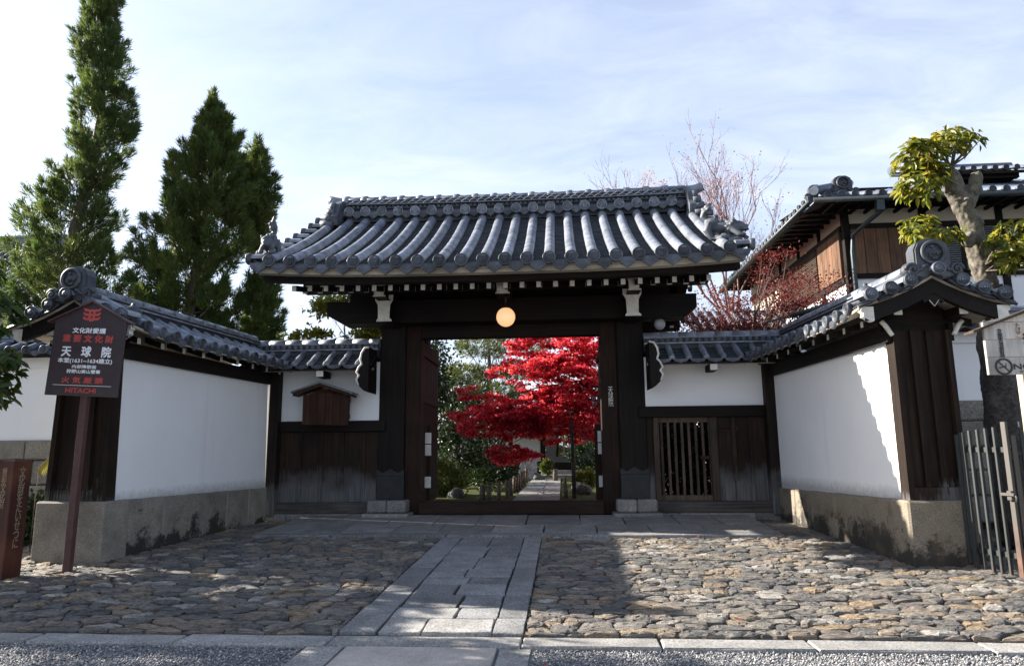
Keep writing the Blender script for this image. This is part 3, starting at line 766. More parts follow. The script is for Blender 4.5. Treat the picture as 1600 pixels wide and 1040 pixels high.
for s in (-1, 1):                                          # two door leaves standing open
    x = -3.08 if s < 0 else .96
    d = part('door_leaf', RED, lambda m: m.box(x-.05, x+.05, 14.45, 16.52, .45, 3.95))
    for k in range(7):
        y = 14.46+k*.294
        part('door_plank', RED, lambda m: m.cbox(x+.052*(-s)-.02, x+.052*(-s)+.02, y+.004, y+.285, .46, 3.93, .006), d)
    for z in (.6, 1.6, 2.6, 3.6): part('door_rail', RED, lambda m: m.box(x-.1*s-.02, x-.1*s+.02, 14.46, 16.5, z, z+.12), d)
# bracket arms with whitened ends
def arm_end(m, x, y, z0, z1, w0, w1, d, foot=.0):
    h = z1-z0
    P = [(-w0/2, z1), (w0/2, z1), (w0/2*.97, z1-.2*h), (w1/2*1.05, z1-.38*h), (w1/2, z1-.5*h), (w1/2*.95, z0+.12*h), (w1/2*1.35, z0+.05*h), (w1/2*1.35, z0), (-w1/2*1.2, z0), (-w1/2*1.2, z0+.05*h), (-w1/2*.95, z0+.12*h), (-w1/2, z1-.5*h), (-w1/2*1.05, z1-.38*h), (-w0/2*.97, z1-.2*h)]
    m.cur = 1; m.prism([(x+a, y, z) for a, z in P], (0, .02, 0)); m.cur = 0
    m.prism([(x+a*.97, y+.021, z) for a, z in P], (0, d, 0))
for x in PX:
    part('bracket_arm', [DARKY, WHITEP], lambda m: arm_end(m, x, 13.2, 4.13, 4.67, .37, .24, 1.0))
    part('bracket_arm', [DARKY, WHITEP], lambda m: arm_end(m, x-.0, 12.8, 4.55, 4.84, .26, .20, 1.6))
part('bracket_arm', [DARKY, WHITEP], lambda m: arm_end(m, -1.1, 12.8, 4.55, 4.83, .26, .22, 1.6))
part('eave_purlin', DARKX, lambda m: m.box(-5.1, 2.85, 12.95, 13.2, 4.70, 4.92)); part('eave_purlin', DARKX, lambda m: m.box(-5.1, 2.85, 16.9, 17.15, 4.80, 5.0))
part('ridge_purlin', DARKX, lambda m: m.box(-5.1, 2.85, 14.9, 15.25, 6.25, 6.55))
part('ceiling_beam', DARKX, lambda m: m.box(-4.5, 2.3, 14.15, 14.45, 4.66, 5.2))
for x in PX: part('strut', DARKY, lambda m: m.box(x-.12, x+.12, 13.3, 17.0, 4.9, 5.15)); part('strut', DARK, lambda m: m.box(x-.12, x+.12, 14.95, 15.2, 5.151, 6.25))

lift = lambda u: .11*abs(u/4.4)**3
FS = Slope(frame((CX, 11.52, 4.84), (1, 0, 0), (0, 1, 0)), -4.43, 4.40, 3.6, 2.1, .78, lift)
BS = Slope(frame((CX, 18.72, 4.84), (-1, 0, 0), (0, -1, 0)), -4.43, 4.40, 3.6, 2.1, .78, lift)
roof = part('roof', DARKX, lambda m: m.box(CX-4.0, CX+4.0, 15.0, 15.24, 6.6, 6.82))
US = [-4.06+.3857*i for i in range(22)]
for S, front in ((FS, True), (BS, False)):
    S.deck(roof, DARKX, -4.36, 4.33, .05, 8, 'roof_deck', .02, 1.0, -.03)
    eb = MB()
    for k in range(16):
        a, b = -4.35+8.68*k/16, -4.35+8.68*(k+1)/16
        eb.add([(a, .10, lift(a)-.045), (b, .10, lift(b)-.045), (b, .3, lift(b)+.0), (a, .3, lift(a)+.0), (a, .10, lift(a)-.175), (b, .10, lift(b)-.175), (b, .3, lift(b)-.17), (a, .3, lift(a)-.17)], [(0, 1, 2, 3), (4, 7, 6, 5), (0, 4, 5, 1), (2, 6, 7, 3)], False, S.M)
    eb.build('eave_board', SOFFW, gate)
    e = MB()
    for k in range(16):
        a, b = -4.3+8.58*k/16, -4.3+8.58*(k+1)/16
        e.add([(a, .3, lift(a)-.06), (b, .3, lift(b)-.06), (b, .5, lift(b)+.0), (a, .5, lift(a)+.0), (a, .3, lift(a)-.27), (b, .3, lift(b)-.27), (b, .5, lift(b)-.27), (a, .5, lift(a)-.27)], [(0, 1, 2, 3), (4, 7, 6, 5), (0, 4, 5, 1), (2, 6, 7, 3)], False, S.M)
    e.build('fascia', DARKX, gate)
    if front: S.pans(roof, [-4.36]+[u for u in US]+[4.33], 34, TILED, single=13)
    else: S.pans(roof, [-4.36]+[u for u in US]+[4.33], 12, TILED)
    if front:
        S.tubes(roof, US, .098, .38, TILE, [.86]+[.93]*20+[.86])
        S.discs(roof, US, .118, TILEF)
        S.pendants(roof, [-4.26]+[u+.193 for u in US[:-1]]+[4.23], .33, .20, TILEF, 0, .02, -.015)
    else:
        S.tubes(roof, US, .098, 1.3, TILE); S.pendants(roof, [u+.193 for u in US[:-1]], .33, .20, TILEF, 0, .02, -.015)
# rafters with white-painted ends: flying rafters in front, base rafters behind
for k in range(26):
    x = CX-3.86+.307*k; u = x-CX; z0 = 4.565+lift(u)*.6
    def rf(m, y0, y1, za, zb, w, h):
        v = [(x-w, y0, za), (x+w, y0, za), (x+w, y0, za+h), (x-w, y0, za+h), (x-w, y1, zb), (x+w, y1, zb), (x+w, y1, zb+h), (x-w, y1, zb+h)]
        m.cur = 1; m.add(v, [(0, 1, 2, 3)]); m.cur = 0; m.add(v, [(4, 7, 6, 5), (0, 4, 5, 1), (1, 5, 6, 2), (2, 6, 7, 3), (3, 7, 4, 0)])
    part('flying_rafter', [DARKY, WHITEP], lambda m: rf(m, 12.2, 13.3, z0-.055, z0+.16, .041, .105))
    part('base_rafter', [DARKY, WHITEP], lambda m: rf(m, 12.75, 15.1, 4.625, 6.05, .048, .10))
    if k % 2 == 0: part('rear_rafter', [DARKY, WHITEP], lambda m: rf(m, 18.1, 15.2, 4.60, 6.05, .045, .10))
for u in (-4.12, 4.09):
    for S in (FS, BS):
        S.side_board(gate, u if S is FS else -u, .28, .09, [DARKY, WHITEP], t0=.11, off=-.10)
# verge tiles along both gables
for S in (FS, BS):
    for q, ue in ((-1, -4.37), (1, 4.34)):
        for k in range(9 if S is FS else 5):
            t = .025+k*.115
            p = S.p(ue, t)+Vector((0, 0, .045)); M = S.M @ Matrix.Translation(p) @ Matrix.Rotation(R(90 if q > 0 else -90), 4, 'Z')
            place('verge_tile', tube_me(.085, .32, TILE), M @ Matrix.Translation((0, -.13, 0)), roof)
            place('verge_disc', disc_me(.105, TILEF), M @ Matrix.Translation((0, -.14, 0)), roof)
# main ridge
zr = 6.84; rl, rr_ = -3.85, 4.05
def lat(m):                                               # openwork course of overlapping rings
    for row in range(2):
        for k in range(46):
            u = rl+.22+.1775*(k+.5*row); 
            if u > rr_-.15: continue
            pts = [(CX+u+.088*math.cos(a), 14.80, zr+.345+.055*row+.06*math.sin(a)) for a in [R(12*q+6) for q in range(14)]]
            m.tube(pts, .011, 4, True, smooth=False)
rlift = lambda x: .05*abs((x-CX)/4.2)**2.2
def rbox(m, y, z0, z1, x0=None, x1=None):
    x0 = CX+rl+.1 if x0 is None else x0; x1 = CX+rr_-.1 if x1 is None else x1; n = 10
    for k in range(n):
        a = x0+(x1-x0)*k/n; b = x0+(x1-x0)*(k+1)/n
        v = []
        for yy in (15.12-y, 15.12+y):
            for (xx, zz_) in ((a, z0), (b, z0), (b, z1), (a, z1)): v.append((xx, yy, zz_+rlift(xx)))
        m.add(v, [(0, 1, 2, 3), (5, 4, 7, 6), (3, 2, 6, 7), (4, 5, 1, 0)]+([(0, 3, 7, 4)] if k == 0 else [])+([(1, 5, 6, 2)] if k == n-1 else []))
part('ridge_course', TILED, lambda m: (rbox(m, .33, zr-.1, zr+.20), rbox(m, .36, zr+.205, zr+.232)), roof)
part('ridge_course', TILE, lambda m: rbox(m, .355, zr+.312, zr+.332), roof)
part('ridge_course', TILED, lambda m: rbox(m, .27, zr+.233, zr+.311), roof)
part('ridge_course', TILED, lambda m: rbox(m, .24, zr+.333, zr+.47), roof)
part('lattice_course', TILE, lat, roof, stuff=True)
part('ridge_bead_course', TILEF, lambda m: [m.lathe([(.036, 0), (.036, .05), (.026, .056), (.005, .05)], 8, Matrix.Translation((CX+rl+.25+.105*k, 14.86, zr+.27+rlift(CX+rl+.25+.105*k))) @ Matrix.Rotation(R(90), 4, 'X')) for k in range(72)], roof, stuff=True)
for k in range(21):
    x = CX+US[0]+.193+.3857*k
    place('pendant_tile', pendant_me(.32, .185, TILEF), frame((x, 14.71, zr+.125+rlift(x)), (1, 0, 0), (0, 1, 0)), roof)
for u in US[1:-1]:
    place('ridge_disc', disc_me(.118, TILE, .12), frame((CX+u, 14.70, zr+.125+rlift(CX+u)), (1, 0, 0), (0, 1, 0)), roof)
for k in range(18):
    x0 = CX+rl+.0+k*.437; 
    def cap(m):
        m.tube([(x0, 15.12, zr+.49+rlift(x0)), (x0+.437, 15.12, zr+.49+rlift(x0+.437))], .125, 12)
    part('ridge_cap', TILE, cap, roof)
    part('cap_collar', TILE, lambda m: m.tube([(x0-.07, 15.12, zr+.492+rlift(x0)), (x0+.07, 15.12, zr+.492+rlift(x0))], .15, 12), roof)
for q, x in ((-1, CX+rl), (1, CX+rr_-.05)):
    part('ridge_tip', TILE, lambda m: m.tube([(x+q*.0, 15.12, zr+.52), (x+q*.15, 15.12, zr+.535), (x+q*.3, 15.12, zr+.57), (x+q*.42, 15.12, zr+.62)], [.125, .118, .11, .105], 12), roof)
    def oni(m):
        P = [(14.42, zr-.25), (14.36, zr-.05), (14.5, zr+.1), (14.55, zr+.3), (14.8, zr+.46), (15.44, zr+.46), (15.7, zr+.3), (15.74, zr+.1), (15.88, zr-.05), (15.82, zr-.25)]
        m.prism([(x+q*(-.02), y, z) for y, z in P], (q*.14, 0, 0))
        for k in range(4):
            z = zr-.24+k*.155
            m.tube([(x+q*.08, 14.42+.04*k, z), (x+q*(.36-.06*k), 14.42+.04*k, z+.02)], [.085, .09], 10)
            m.tube([(x+q*.08, 15.8-.04*k, z), (x+q*(.36-.06*k), 15.8-.04*k, z+.02)], [.085, .09], 10)
        for k in range(3): m.cbox(min(x-q*.1, x+q*(.30-.05*k)), max(x-q*.1, x+q*(.30-.05*k)), 14.85, 15.4, zr+.28+k*.062, zr+.325+k*.062, .01)
    part('ridge_end_tile', TILEF, oni, roof)
text(gate, '天球院', 0, 0, .10, .40, PLATE, frame((1.0, 14.08, 2.63), (1, 0, 0), (0, 1, 0)), vertical=True)
flush_texts()

# lions on the two front corners of the roof
def lion(mirror, o, yaw, label, tail_up):
    m = MB()
    for a, (ax, ay, az) in (((.20, .14, .10), (0, 0, .05)),): m.ell((ax, ay, az), a, 12, 8)
    m.ell((0, 0, .05), (.20, .17, .07)); m.ell((0, .05, .30), (.12, .17, .11)); m.ell((.02, -.10, .26), (.12, .11, .13)); m.ell((0, .17, .42), (.11, .13, .12))
    m.ell((0, -.20, .27), (.125, .12, .12)); m.ell((0, -.30, .24), (.08, .06, .06)); m.ell((0, -.31, .19), (.07, .06, .03)); m.ell((0, -.335, .265), (.035, .03, .03))
    for q in (-1, 1):
        m.tube([(q*.08, -.12, .25), (q*.10, -.2, .14), (q*.10, -.26, .07)], [.06, .05, .055], 8); m.ell((q*.10, -.28, .06), (.05, .07, .035))
        m.tube([(q*.08, .18, .40), (q*.13, .22, .24), (q*.11, .16, .08)], [.085, .065, .05], 8); m.ell((q*.11, .12, .06), (.05, .08, .035))
        m.tube([(q*.10, -.18, .36), (q*.14, -.17, .40)], [.04, .025], 6); m.ell((q*.055, -.295, .30), (.03, .025, .025))
    rr = random.Random(9)
    for k in range(22):
        a = rr.uniform(0, 6.28); m.ell((.12*math.cos(a), -.13+rr.uniform(-.05, .06), .28+.12*math.sin(a)), (.035, .035, .035), 6, 5)
    m.tube([(0, .24, .48), (0, .30, .58), (0, .26, .68), (0, .20, .76), (0, .22, .86)], [.045, .06, .075, .05, .015], 8)
    for k in range(8): m.ell((rr.uniform(-.07, .07), .25+rr.uniform(-.06, .05), .55+.04*k), (.04, .045, .04), 6, 5)
    me = statue(m, 'lion_ornament', TILEF, (0, 0, 0))
    ob = bpy.data.objects.new('lion_ornament', me); COL.objects.link(ob); ob.location = o; ob.rotation_euler = (0, 0, yaw)
    return tag(ob, label, 'roof ornament', 'tile lions on the gate roof')
lion(0, (-5.37, 11.92, 5.10), R(8), 'grey tile lion with upright tail at far left corner of gate roof', 1).scale = (.88, .88, 1.05)
l2 = lion(1, (3.0, 12.15, 5.24), R(62), 'grey tile lion with hooked tail crouching beside the bare branches', 1); l2.scale = (1.05, 1.2, .92)
# lamps
lamp = thing('hanging_lantern', 'warm lit globe lamp hanging under the gate eaves', 'lantern', (-1.05, 13.0, 4.55))
part('globe', LIT, lambda m: m.ell((-1.05, 13.0, 4.12), (.185, .185, .19), 24, 16), lamp); part('cap', IRON, lambda m: m.lathe([(.08, 0), (.08, .03), (.03, .06), (.02, .2), (.045, .21), (.045, .24)], 14, Matrix.Translation((-1.05, 13.0, 4.285))), lamp)
gl = thing('globe_lamp', 'small unlit grey glass globe lamp above right wing wall', 'lamp', (2.02, 13.85, 3.9))
part('globe', GLOBE, lambda m: m.ell((2.02, 13.85, 4.07), (.115, .115, .12), 18, 12), gl); part('fitting', GLOBE, lambda m: m.lathe([(.05, 0), (.05, .03), (.02, .05), (.018, .28)], 12, Matrix.Translation((2.02, 13.85, 4.175))), gl)
part('lamp_arm', IRON, lambda m: m.tube([(2.02, 13.85, 4.44), (1.6, 14.1, 4.44)], .018, 8), gl)

# ------------------------------------------------------------------ wing walls beside the gate
def wing(name, label, x0, x1, side):
    """side -1: left of the gate (x1 touches the pillar); +1: right (x0 touches the pillar)"""
    T = thing(name, label, 'wing wall', ((x0+x1)/2, 13.9, .3), 'wing walls beside the gate')
    P = lambda n, mat, fn, parent=T, **k: part(n, mat, fn, parent, **k)
    pz = 2.2 if side < 0 else 2.41
    xl, xr = (x0-.35, x1+.15) if side < 0 else (x0-.15, x1+.3)
    P('plaster_panel', PLASTER, lambda m: m.box(xl, xr, 14.02, 14.16, pz-.02, 3.42))
    for k in range(4): P('foundation_stone', PLAT, lambda m: m.cbox(xl+(xr-xl)*k/4+.004, xl+(xr-xl)*(k+1)/4-.004, 13.9, 14.3, .1, .328, .012))
    xo = x0 if side < 0 else x1
    P('corner_post', POSTW, lambda m: m.cbox(xo-.1, xo+.1, 13.82, 14.1, .3, 3.3, .012))
    P('middle_rail', DARKX, lambda m: m.cbox(x0+.1 if side < 0 else xl, xr if side < 0 else x1-.1, 13.94, 14.15, pz-.22, pz, .01))
    P('sill_beam', BOARDX, lambda m: m.cbox(xl, xr, 13.93, 14.18, .33, .55, .012))
    xq = (x0-.34, x0-.102) if side < 0 else (x1+.102, x1+.34)
    P('plaster_return', PLASTER, lambda m: m.box(xq[0], xq[1], 13.9, 14.015, .3, 3.3))
    zt = pz-.222
    if side < 0:
        n = 5; w = (xr-(x0+.1))/n
        for k in range(n):
            a = x0+.1+k*w; P('board', BOARD, lambda m: m.cbox(a+.004, a+w-.004, 14.03+.006*(k % 2), 14.10, .552, zt, .005))
            if k: P('batten', BOARD, lambda m: m.cbox(a-.03, a+.03, 14.0, 14.028, .552, zt, .004))
    else:
        lx0, lx1 = 1.93, 2.93
        P('door_post', GREYW, lambda m: m.cbox(lx0-.11, lx0, 13.97, 14.17, .552, zt, .01)); P('door_post', GREYW, lambda m: m.cbox(lx1, lx1+.14, 13.97, 14.17, .552, zt, .01))
        P('board', BOARD, lambda m: m.box(xl, lx0-.112, 14.04, 14.12, .552, zt))
        D = P('lattice_door', GREYW, lambda m: (m.box(lx0, lx1, 14.05, 14.12, zt-.1, zt), m.box(lx0, lx1, 14.05, 14.12, .56, .66)))
        for k in range(8):
            a = lx0+.03+k*.136; P('lattice_slat', GREYW, lambda m: m.cbox(a, a+.052, 14.055, 14.11, .661, zt-.101, .004), D)
        P('latch', BROWN, lambda m: m.box(lx1-.2, lx1-.04, 14.02, 14.054, 1.36, 1.42), D)
        a = lx1+.14; bw = (x1-.1-a)/3
        for k in range(3):
            b = a+k*bw; P('board', BOARD, lambda m: m.cbox(b+.006, b+bw-.006, 14.035+.006*(k % 2), 14.10, .552, zt, .005))
        P('batten', BOARD, lambda m: m.cbox(a+bw*1.02-.04, a+bw*1.02+.04, 13.99, 14.03, .95, zt, .004)); P('batten', BOARD, lambda m: m.cbox(a+bw*2.05-.03, a+bw*2.05+.03, 14.005, 14.032, .552, zt, .004))
        P('letter_slot', BROWN, lambda m: (m.cbox(3.14, 3.48, 13.995, 14.034, 1.90, 1.925, .004), m.cbox(3.14, 3.48, 13.995, 14.034, 1.985, 2.01, .004), m.cbox(3.14, 3.165, 13.996, 14.034, 1.926, 1.984, .004), m.cbox(3.455, 3.48, 13.996, 14.034, 1.926, 1.984, .004)))
    xa, xb = (x0-.55, x1) if side < 0 else (x0, x1+.55)
    c = (xa+xb)/2; h = (xb-xa)/2
    for fr in (1, -1):
        S = Slope(frame((c, 13.36 if fr > 0 else 14.64, 3.27), (fr, 0, 0), (0, fr, 0)), -h, h, .63, .40, .85)
        S.deck(T, DARKX, -h, h, .04, 3, 'roof_deck', .0, 1.0, -.02)
        us = [-h+.14+.33*k for k in range(int((2*h-.1)/.33)+1)]
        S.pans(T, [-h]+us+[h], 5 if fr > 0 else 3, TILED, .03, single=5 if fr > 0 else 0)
        if fr > 0:
            S.tubes(T, us, .062, .36, TILE); S.pendants(T, [u+.165 for u in us[:-1]], .3, .10, TILEF, 0, .0, .02)
        else: S.tubes(T, us, .062, .8, TILE)
    P('eave_board', SOFFW, lambda m: m.box(xa, xb, 13.44, 13.56, 3.19, 3.235))
    zr0 = 3.60
    P('ridge_course', TILED, lambda m: m.box(xa, xb, 13.84, 14.16, zr0-.1, zr0+.05))
    P('ridge_course', TILE, lambda m: m.box(xa, xb, 13.80, 14.20, zr0+.053, zr0+.083)); P('ridge_course', TILED, lambda m: m.box(xa, xb, 13.83, 14.17, zr0+.085, zr0+.165))
    P('ridge_bead_course', TILEF, lambda m: [m.lathe([(.045, 0), (.045, .03), (.03, .036), (.005, .03)], 9, Matrix.Translation((xa+.1+.125*k, 13.832, zr0+.125)) @ Matrix.Rotation(R(90), 4, 'X')) for k in range(int((xb-xa-.1)/.125))], stuff=True)
    P('ridge_course', TILE, lambda m: m.box(xa, xb, 13.80, 14.20, zr0+.168, zr0+.195))
    k = 0
    while xa+k*.36 < xb-.05:
        a = xa+k*.36; P('ridge_cap', TILE, lambda m: m.tube([(a, 14, zr0+.20), (min(a+.355, xb), 14, zr0+.205)], [.12, .113], 10)); k += 1
    # little rafter end and carved hood bracket
    a = (x0+x1)/2+(.05 if side > 0 else .02)
    P('beam_end', [DARKY, WHITEP], lambda m: (m.box(a-.075, a+.075, 13.42, 13.86, 3.06, 3.19), setattr(m, 'cur', 1), m.box(a-.07, a+.07, 13.40, 13.418, 3.065, 3.185)))
    q = -side; bx = x1-.02 if side < 0 else x0+.02
    prof = [(0, 3.62), (.09, 3.6), (.15, 3.5), (.17, 3.38), (.14, 3.28), (.2, 3.22), (.24, 3.12), (.19, 3.06), (.24, 2.98), (.2, 2.86), (.1, 2.76), (0, 2.72)]
    P('carved_bracket', [DARK, WHITEP], lambda m: (m.prism([(bx-q*a_, 13.24, z) for a_, z in prof], (0, .6, 0)), setattr(m, 'cur', 1), m.tube([(bx-q*a_, 13.23, z) for a_, z in prof[:-2]], .022, 6)))
    return T
wing('wing_wall', 'dark boarded wing wall with brown wooden plaque, left of the gate pillar', -5.97, -3.79, -1)
wing('wing_wall', 'wing wall with a slatted wicket door, right of the gate pillar', 1.69, 4.12, 1)
# hanging wooden plaque on the left wing wall
T = thing('wooden_plaque', 'gabled brown wooden plaque hanging on the left wing wall', 'plaque', (-4.8, 13.6, 2.4))
def plq(m, a, b, y0, y1): m.prism([(a, y0, 2.12), (b, y0, 2.12), (b+.02, y0, 2.70), (b-.3, y0, 2.84), (a+.32, y0, 2.84), (a-.02, y0, 2.70)], (0, y1-y0, 0))
for k in range(6):
    a = -5.27+k*.157
    part('slat', BROWN, lambda m: m.cbox(a+.002, a+.154, 13.62+.004*(k % 2), 13.7, 2.12-.006*k, 2.72+.02*(2.5-abs(k-2.5)), .004), T)
part('back_panel', BROWN, lambda m: plq(m, -5.26, -4.34, 13.7, 13.76), T)
part('plaque_roof', [BROWN, BLUEP], lambda m: (m.prism([(-5.44, 13.5, 2.69), (-4.88, 13.5, 2.885), (-4.22, 13.5, 2.66), (-4.22, 13.5, 2.71), (-4.88, 13.5, 2.935), (-5.44, 13.5, 2.74)], (0, .34, 0)), setattr(m, 'cur', 1), m.prism([(-5.47, 13.46, 2.745), (-4.88, 13.46, 2.94), (-4.19, 13.46, 2.712), (-4.19, 13.46, 2.745), (-4.88, 13.46, 2.975), (-5.47, 13.46, 2.78)], (0, .40, 0))), T)
part('side_cleat', BROWN, lambda m: (m.box(-4.335, -4.30, 13.62, 13.7, 2.22, 2.32), m.box(-4.33, -4.295, 13.62, 13.7, 2.56, 2.66)), T)

# ------------------------------------------------------------------ flanking walls running to the road
def flank(name, label, near, far, w, ztop, zb0, zb1, side, base_mat, batter=.0):
    """white wall between timber end and wing wall; side +1: its inner face looks to +X"""
    near, far = Vector((*near, 0)), Vector((*far, 0)); d = (far-near); L = d.length; d.normalize(); lat = Vector((d.y, -d.x, 0))
    T = thing(name, label, 'wall', (near.x, near.y, 0), 'plaster walls flanking the forecourt')
    F = frame(near, lat, d)                              # local: x lateral (+ right), y along, z up
    P = lambda n, mat, fn, parent=T, **k: part(n, mat, fn, parent, **k)
    hw = w/2; hb = hw+batter; zs = lambda y: zb0+(zb1-zb0)*y/L
    # plaster core, slightly battered
    def core(m):
        v = []
        for y in (.10, L):
            for x, z in ((-hb+.02, zs(y)), (hb-.02, zs(y)), (hw-.02, ztop), (-hw+.02, ztop)): v.append((x, y, z))
        m.add(v, [(0, 1, 2, 3), (7, 6, 5, 4), (0, 4, 5, 1), (1, 5, 6, 2), (2, 6, 7, 3), (3, 7, 4, 0)], False, F)
    P('plaster', PLASTER, core)
    # timber end: corner posts, boards and battens, foot rail
    def lean(x0, x1, y0, y1, z0, z1, m):
        k0 = hb/hw; f0 = 1+(k0-1)*(1-(z0-zb0)/(ztop-zb0)); f1 = 1+(k0-1)*(1-(z1-zb0)/(ztop-zb0))
        m.add([(x0*f0, y0, z0), (x1*f0, y0, z0), (x1*f0, y1, z0), (x0*f0, y1, z0), (x0*f1, y0, z1), (x1*f1, y0, z1), (x1*f1, y1, z1), (x0*f1, y1, z1)],
              [(0, 3, 2, 1), (4, 5, 6, 7), (0, 1, 5, 4), (1, 2, 6, 5), (2, 3, 7, 6), (3, 0, 4, 7)], False, F)
    z0 = zb0+.002
    for q in (-1, 1): P('end_post', POSTE, lambda m: lean(q*hw-.07 if q > 0 else -hw-.0, q*hw if q > 0 else -hw+.07, -.06, .14, z0, ztop, m))
    bw = (w-.14)/3
    for k in range(3):
        a = -hw+.07+k*bw; P('board', POSTE, lambda m: lean(a+.004, a+bw-.004, .02, .098, z0+.16, ztop, m))
        if k: P('batten', POSTE, lambda m: lean(a-.035, a+.035, -.03, .018, z0+.16, ztop, m))
    P('foot_rail', POSTE, lambda m: lean(-hw+.072, hw-.072, -.04, .098, z0, z0+.158, m))
    # base stones: one course each side and the end stone
    ys = [.42, 1.25, 2.2, 3.25, L-.25]
    P('base_stone', WBASEC if side > 0 else base_mat, lambda m: m.cbox(-hb-.07, hb+.05, -.13, .41, -.1, zb0, .025, F))
    for q in (-1, 1):
        yy = [.415, 1.18, 2.05, 2.95, 3.7, L-.02]
        for a, b in zip(yy, yy[1:]):
            zt = zs((a+b)/2)
            def st(m):
                x0, x1 = (hb-.3, hb+.045) if q > 0 else (-hb-.045, -hb+.3)
                m.cbox(x0, x1, a+.006, b-.006, -.1, zt, .018, F)
            P('base_stone', base_mat, st)
    P('base_core', DIRT, lambda m: m.box(-hb+.3, hb-.3, .42, L-.03, 0, zb1-.05, F))
    # wall plate, rafters, eave boards
    for q in (-1, 1): P('wall_plate', DARKY, lambda m: m.box(q*hw-.03+(0.03 if q > 0 else -.03), q*hw+.03+(.03 if q > 0 else -.03), -.02, L, ztop-.14, ztop+.10, F))
    run = .96; ze = ztop+.20; rise = .47
    slopes = []
    u1 = L+.1
    SA = Slope(F @ frame((run, 0, ze), (0, 1, 0), (-1, 0, 0)), -.42, u1, run, rise, .6, lambda u: .10*max(0, 1-(u+.42)/1.1)**2)
    SB = Slope(F @ frame((-run, 0, ze), (0, -1, 0), (1, 0, 0)), -u1, .42, run, rise, .6, lambda u: .10*max(0, 1-(.42-u)/1.1)**2)
    n = int((u1+.42-.2)/.33)
    for S, sg in ((SA, 1), (SB, -1)):
        inner = (sg == side)
        us = [sg*(-.42+.30+.33*k) for k in range(n+1)]
        if sg < 0: us = us[::-1]
        S.deck(T, SOFFW, S.u0+.03, S.u1-.02, .035, 6, 'roof_deck', .0, 1.0, -.015)
        S.pans(T, [S.u0]+us+[S.u1], 8 if inner else 4, TILED, .03, single=8 if inner else 0)
        S.tubes(T, us, .070, .30 if inner else .5, TILE, [.93]*len(us)); S.discs(T, us, .084, TILEF, th=.07)
        S.pendants(T, [u+.165 for u in us[:-1]], .29, .12, TILEF, 0, .01, .01)
        for k in range(9):
            y = .02+k*.53
            def rf(m):
                x0 = sg*(hw+.005); x1 = sg*(run-.24)
                v = [(x1, y, ztop+.06), (x1, y+.075, ztop+.06), (x1, y+.075, ztop+.145), (x1, y, ztop+.145), (x0, y, ztop+.16), (x0, y+.075, ztop+.16), (x0, y+.075, ztop+.25), (x0, y, ztop+.25)]
                m.cur = 1; m.add(v, [(0, 1, 2, 3)], False, F); m.cur = 0; m.add(v, [(4, 7, 6, 5), (0, 4, 5, 1), (1, 5, 6, 2), (2, 6, 7, 3), (3, 7, 4, 0)], False, F)
            P('rafter', [DARKY, WHITEP], rf)
        # verge: short tiles looking to the road
        ue = S.u0 if sg > 0 else S.u1
        for k in range(3):
            t = .12+.27*k; p = S.p(ue, t)+Vector((0, 0, .075))
            Mv = S.M @ Matrix.Translation(p); wp = Mv.to_translation()
            Mw = frame(wp, lat, d)
            place('verge_tile', tube_me(.078, .34, TILE), Mw @ Matrix.Translation((0, -.10, 0)), T)
            place('verge_disc', disc_me(.088, TILEF, .06), Mw @ Matrix.Translation((0, -.11, 0)), T)
            for r_ in range(2): P('verge_course', TILED, lambda m: m.tube([Vector(wp)+lat*(c_*.15)+Vector((0, 0, -.075-.03*r_+.035*abs(c_)+sg*-c_*.08))-d*(.02+.03*r_) for c_ in (-1, -.5, 0, .5, 1)], .02, 6, True))
        S.side_board(T, ue+(.05 if sg > 0 else -.05), .20, .08, [DARKY, WHITEP], 'barge_board', .06, 1.0, -.05)
        sd = MB(); 
        uu = ue+(.10 if sg > 0 else -.10)
        P('verge_soffit', SOFFW, lambda m: [m.prism([S.M @ (S.p(ue+(.01 if sg > 0 else -.01), a_)+Vector((0, 0, -.012))), S.M @ (S.p(ue+(.01 if sg > 0 else -.01), b_)+Vector((0, 0, -.012))), S.M @ (S.p(ue+(.01 if sg > 0 else -.01), b_)+Vector((0, 0, -.05))), S.M @ (S.p(ue+(.01 if sg > 0 else -.01), a_)+Vector((0, 0, -.05)))], d*.04) for a_, b_ in ((.0, .25), (.25, .5), (.5, .75), (.75, 1))])
    # gable timbers: tie beam, purlin ends and carved pendant
    P('gable_panel', DARKX, lambda m: m.prism([F @ Vector(p) for p in ((-hw-.1, .05, ztop+.002), (hw+.1, .05, ztop+.002), (hw+.1, .05, ztop+.22), (0, .05, ztop+.6), (-hw-.1, .05, ztop+.22))], d*.06))
    for q in (-.42, .42): P('purlin_end', [DARKY, WHITEP], lambda m: (m.box(q-.055, q+.055, -.30, .1, ztop+.16, ztop+.27, F), setattr(m, 'cur', 1), m.box(q-.052, q+.052, -.315, -.302, ztop+.162, ztop+.268, F)))
    for q in (-1, 1): P('carved_nose', [WHITEP], lambda m: m.tube([F @ Vector((q*(hw+.02+.1*k_**1.5), -.08, ztop-.02-.10*math.cos(k_*2.2)+.05)) for k_ in (0, .3, .6, .9, 1.2)], .03, 6))
    gy = [(-.17, ztop+.40), (-.12, ztop+.30), (-.06, ztop+.33), (0, ztop+.25), (.06, ztop+.33), (.12, ztop+.30), (.17, ztop+.40), (0, ztop+.5)]
    P('gable_pendant', [DARK, WHITEP], lambda m: (m.prism([F @ Vector((x, -.40, z)) for x, z in gy], d*.05), setattr(m, 'cur', 1), m.tube([F @ Vector((x, -.405, z)) for x, z in gy[2:5]], .006, 5)))
    # ridge
    zr_ = ze+rise-.02
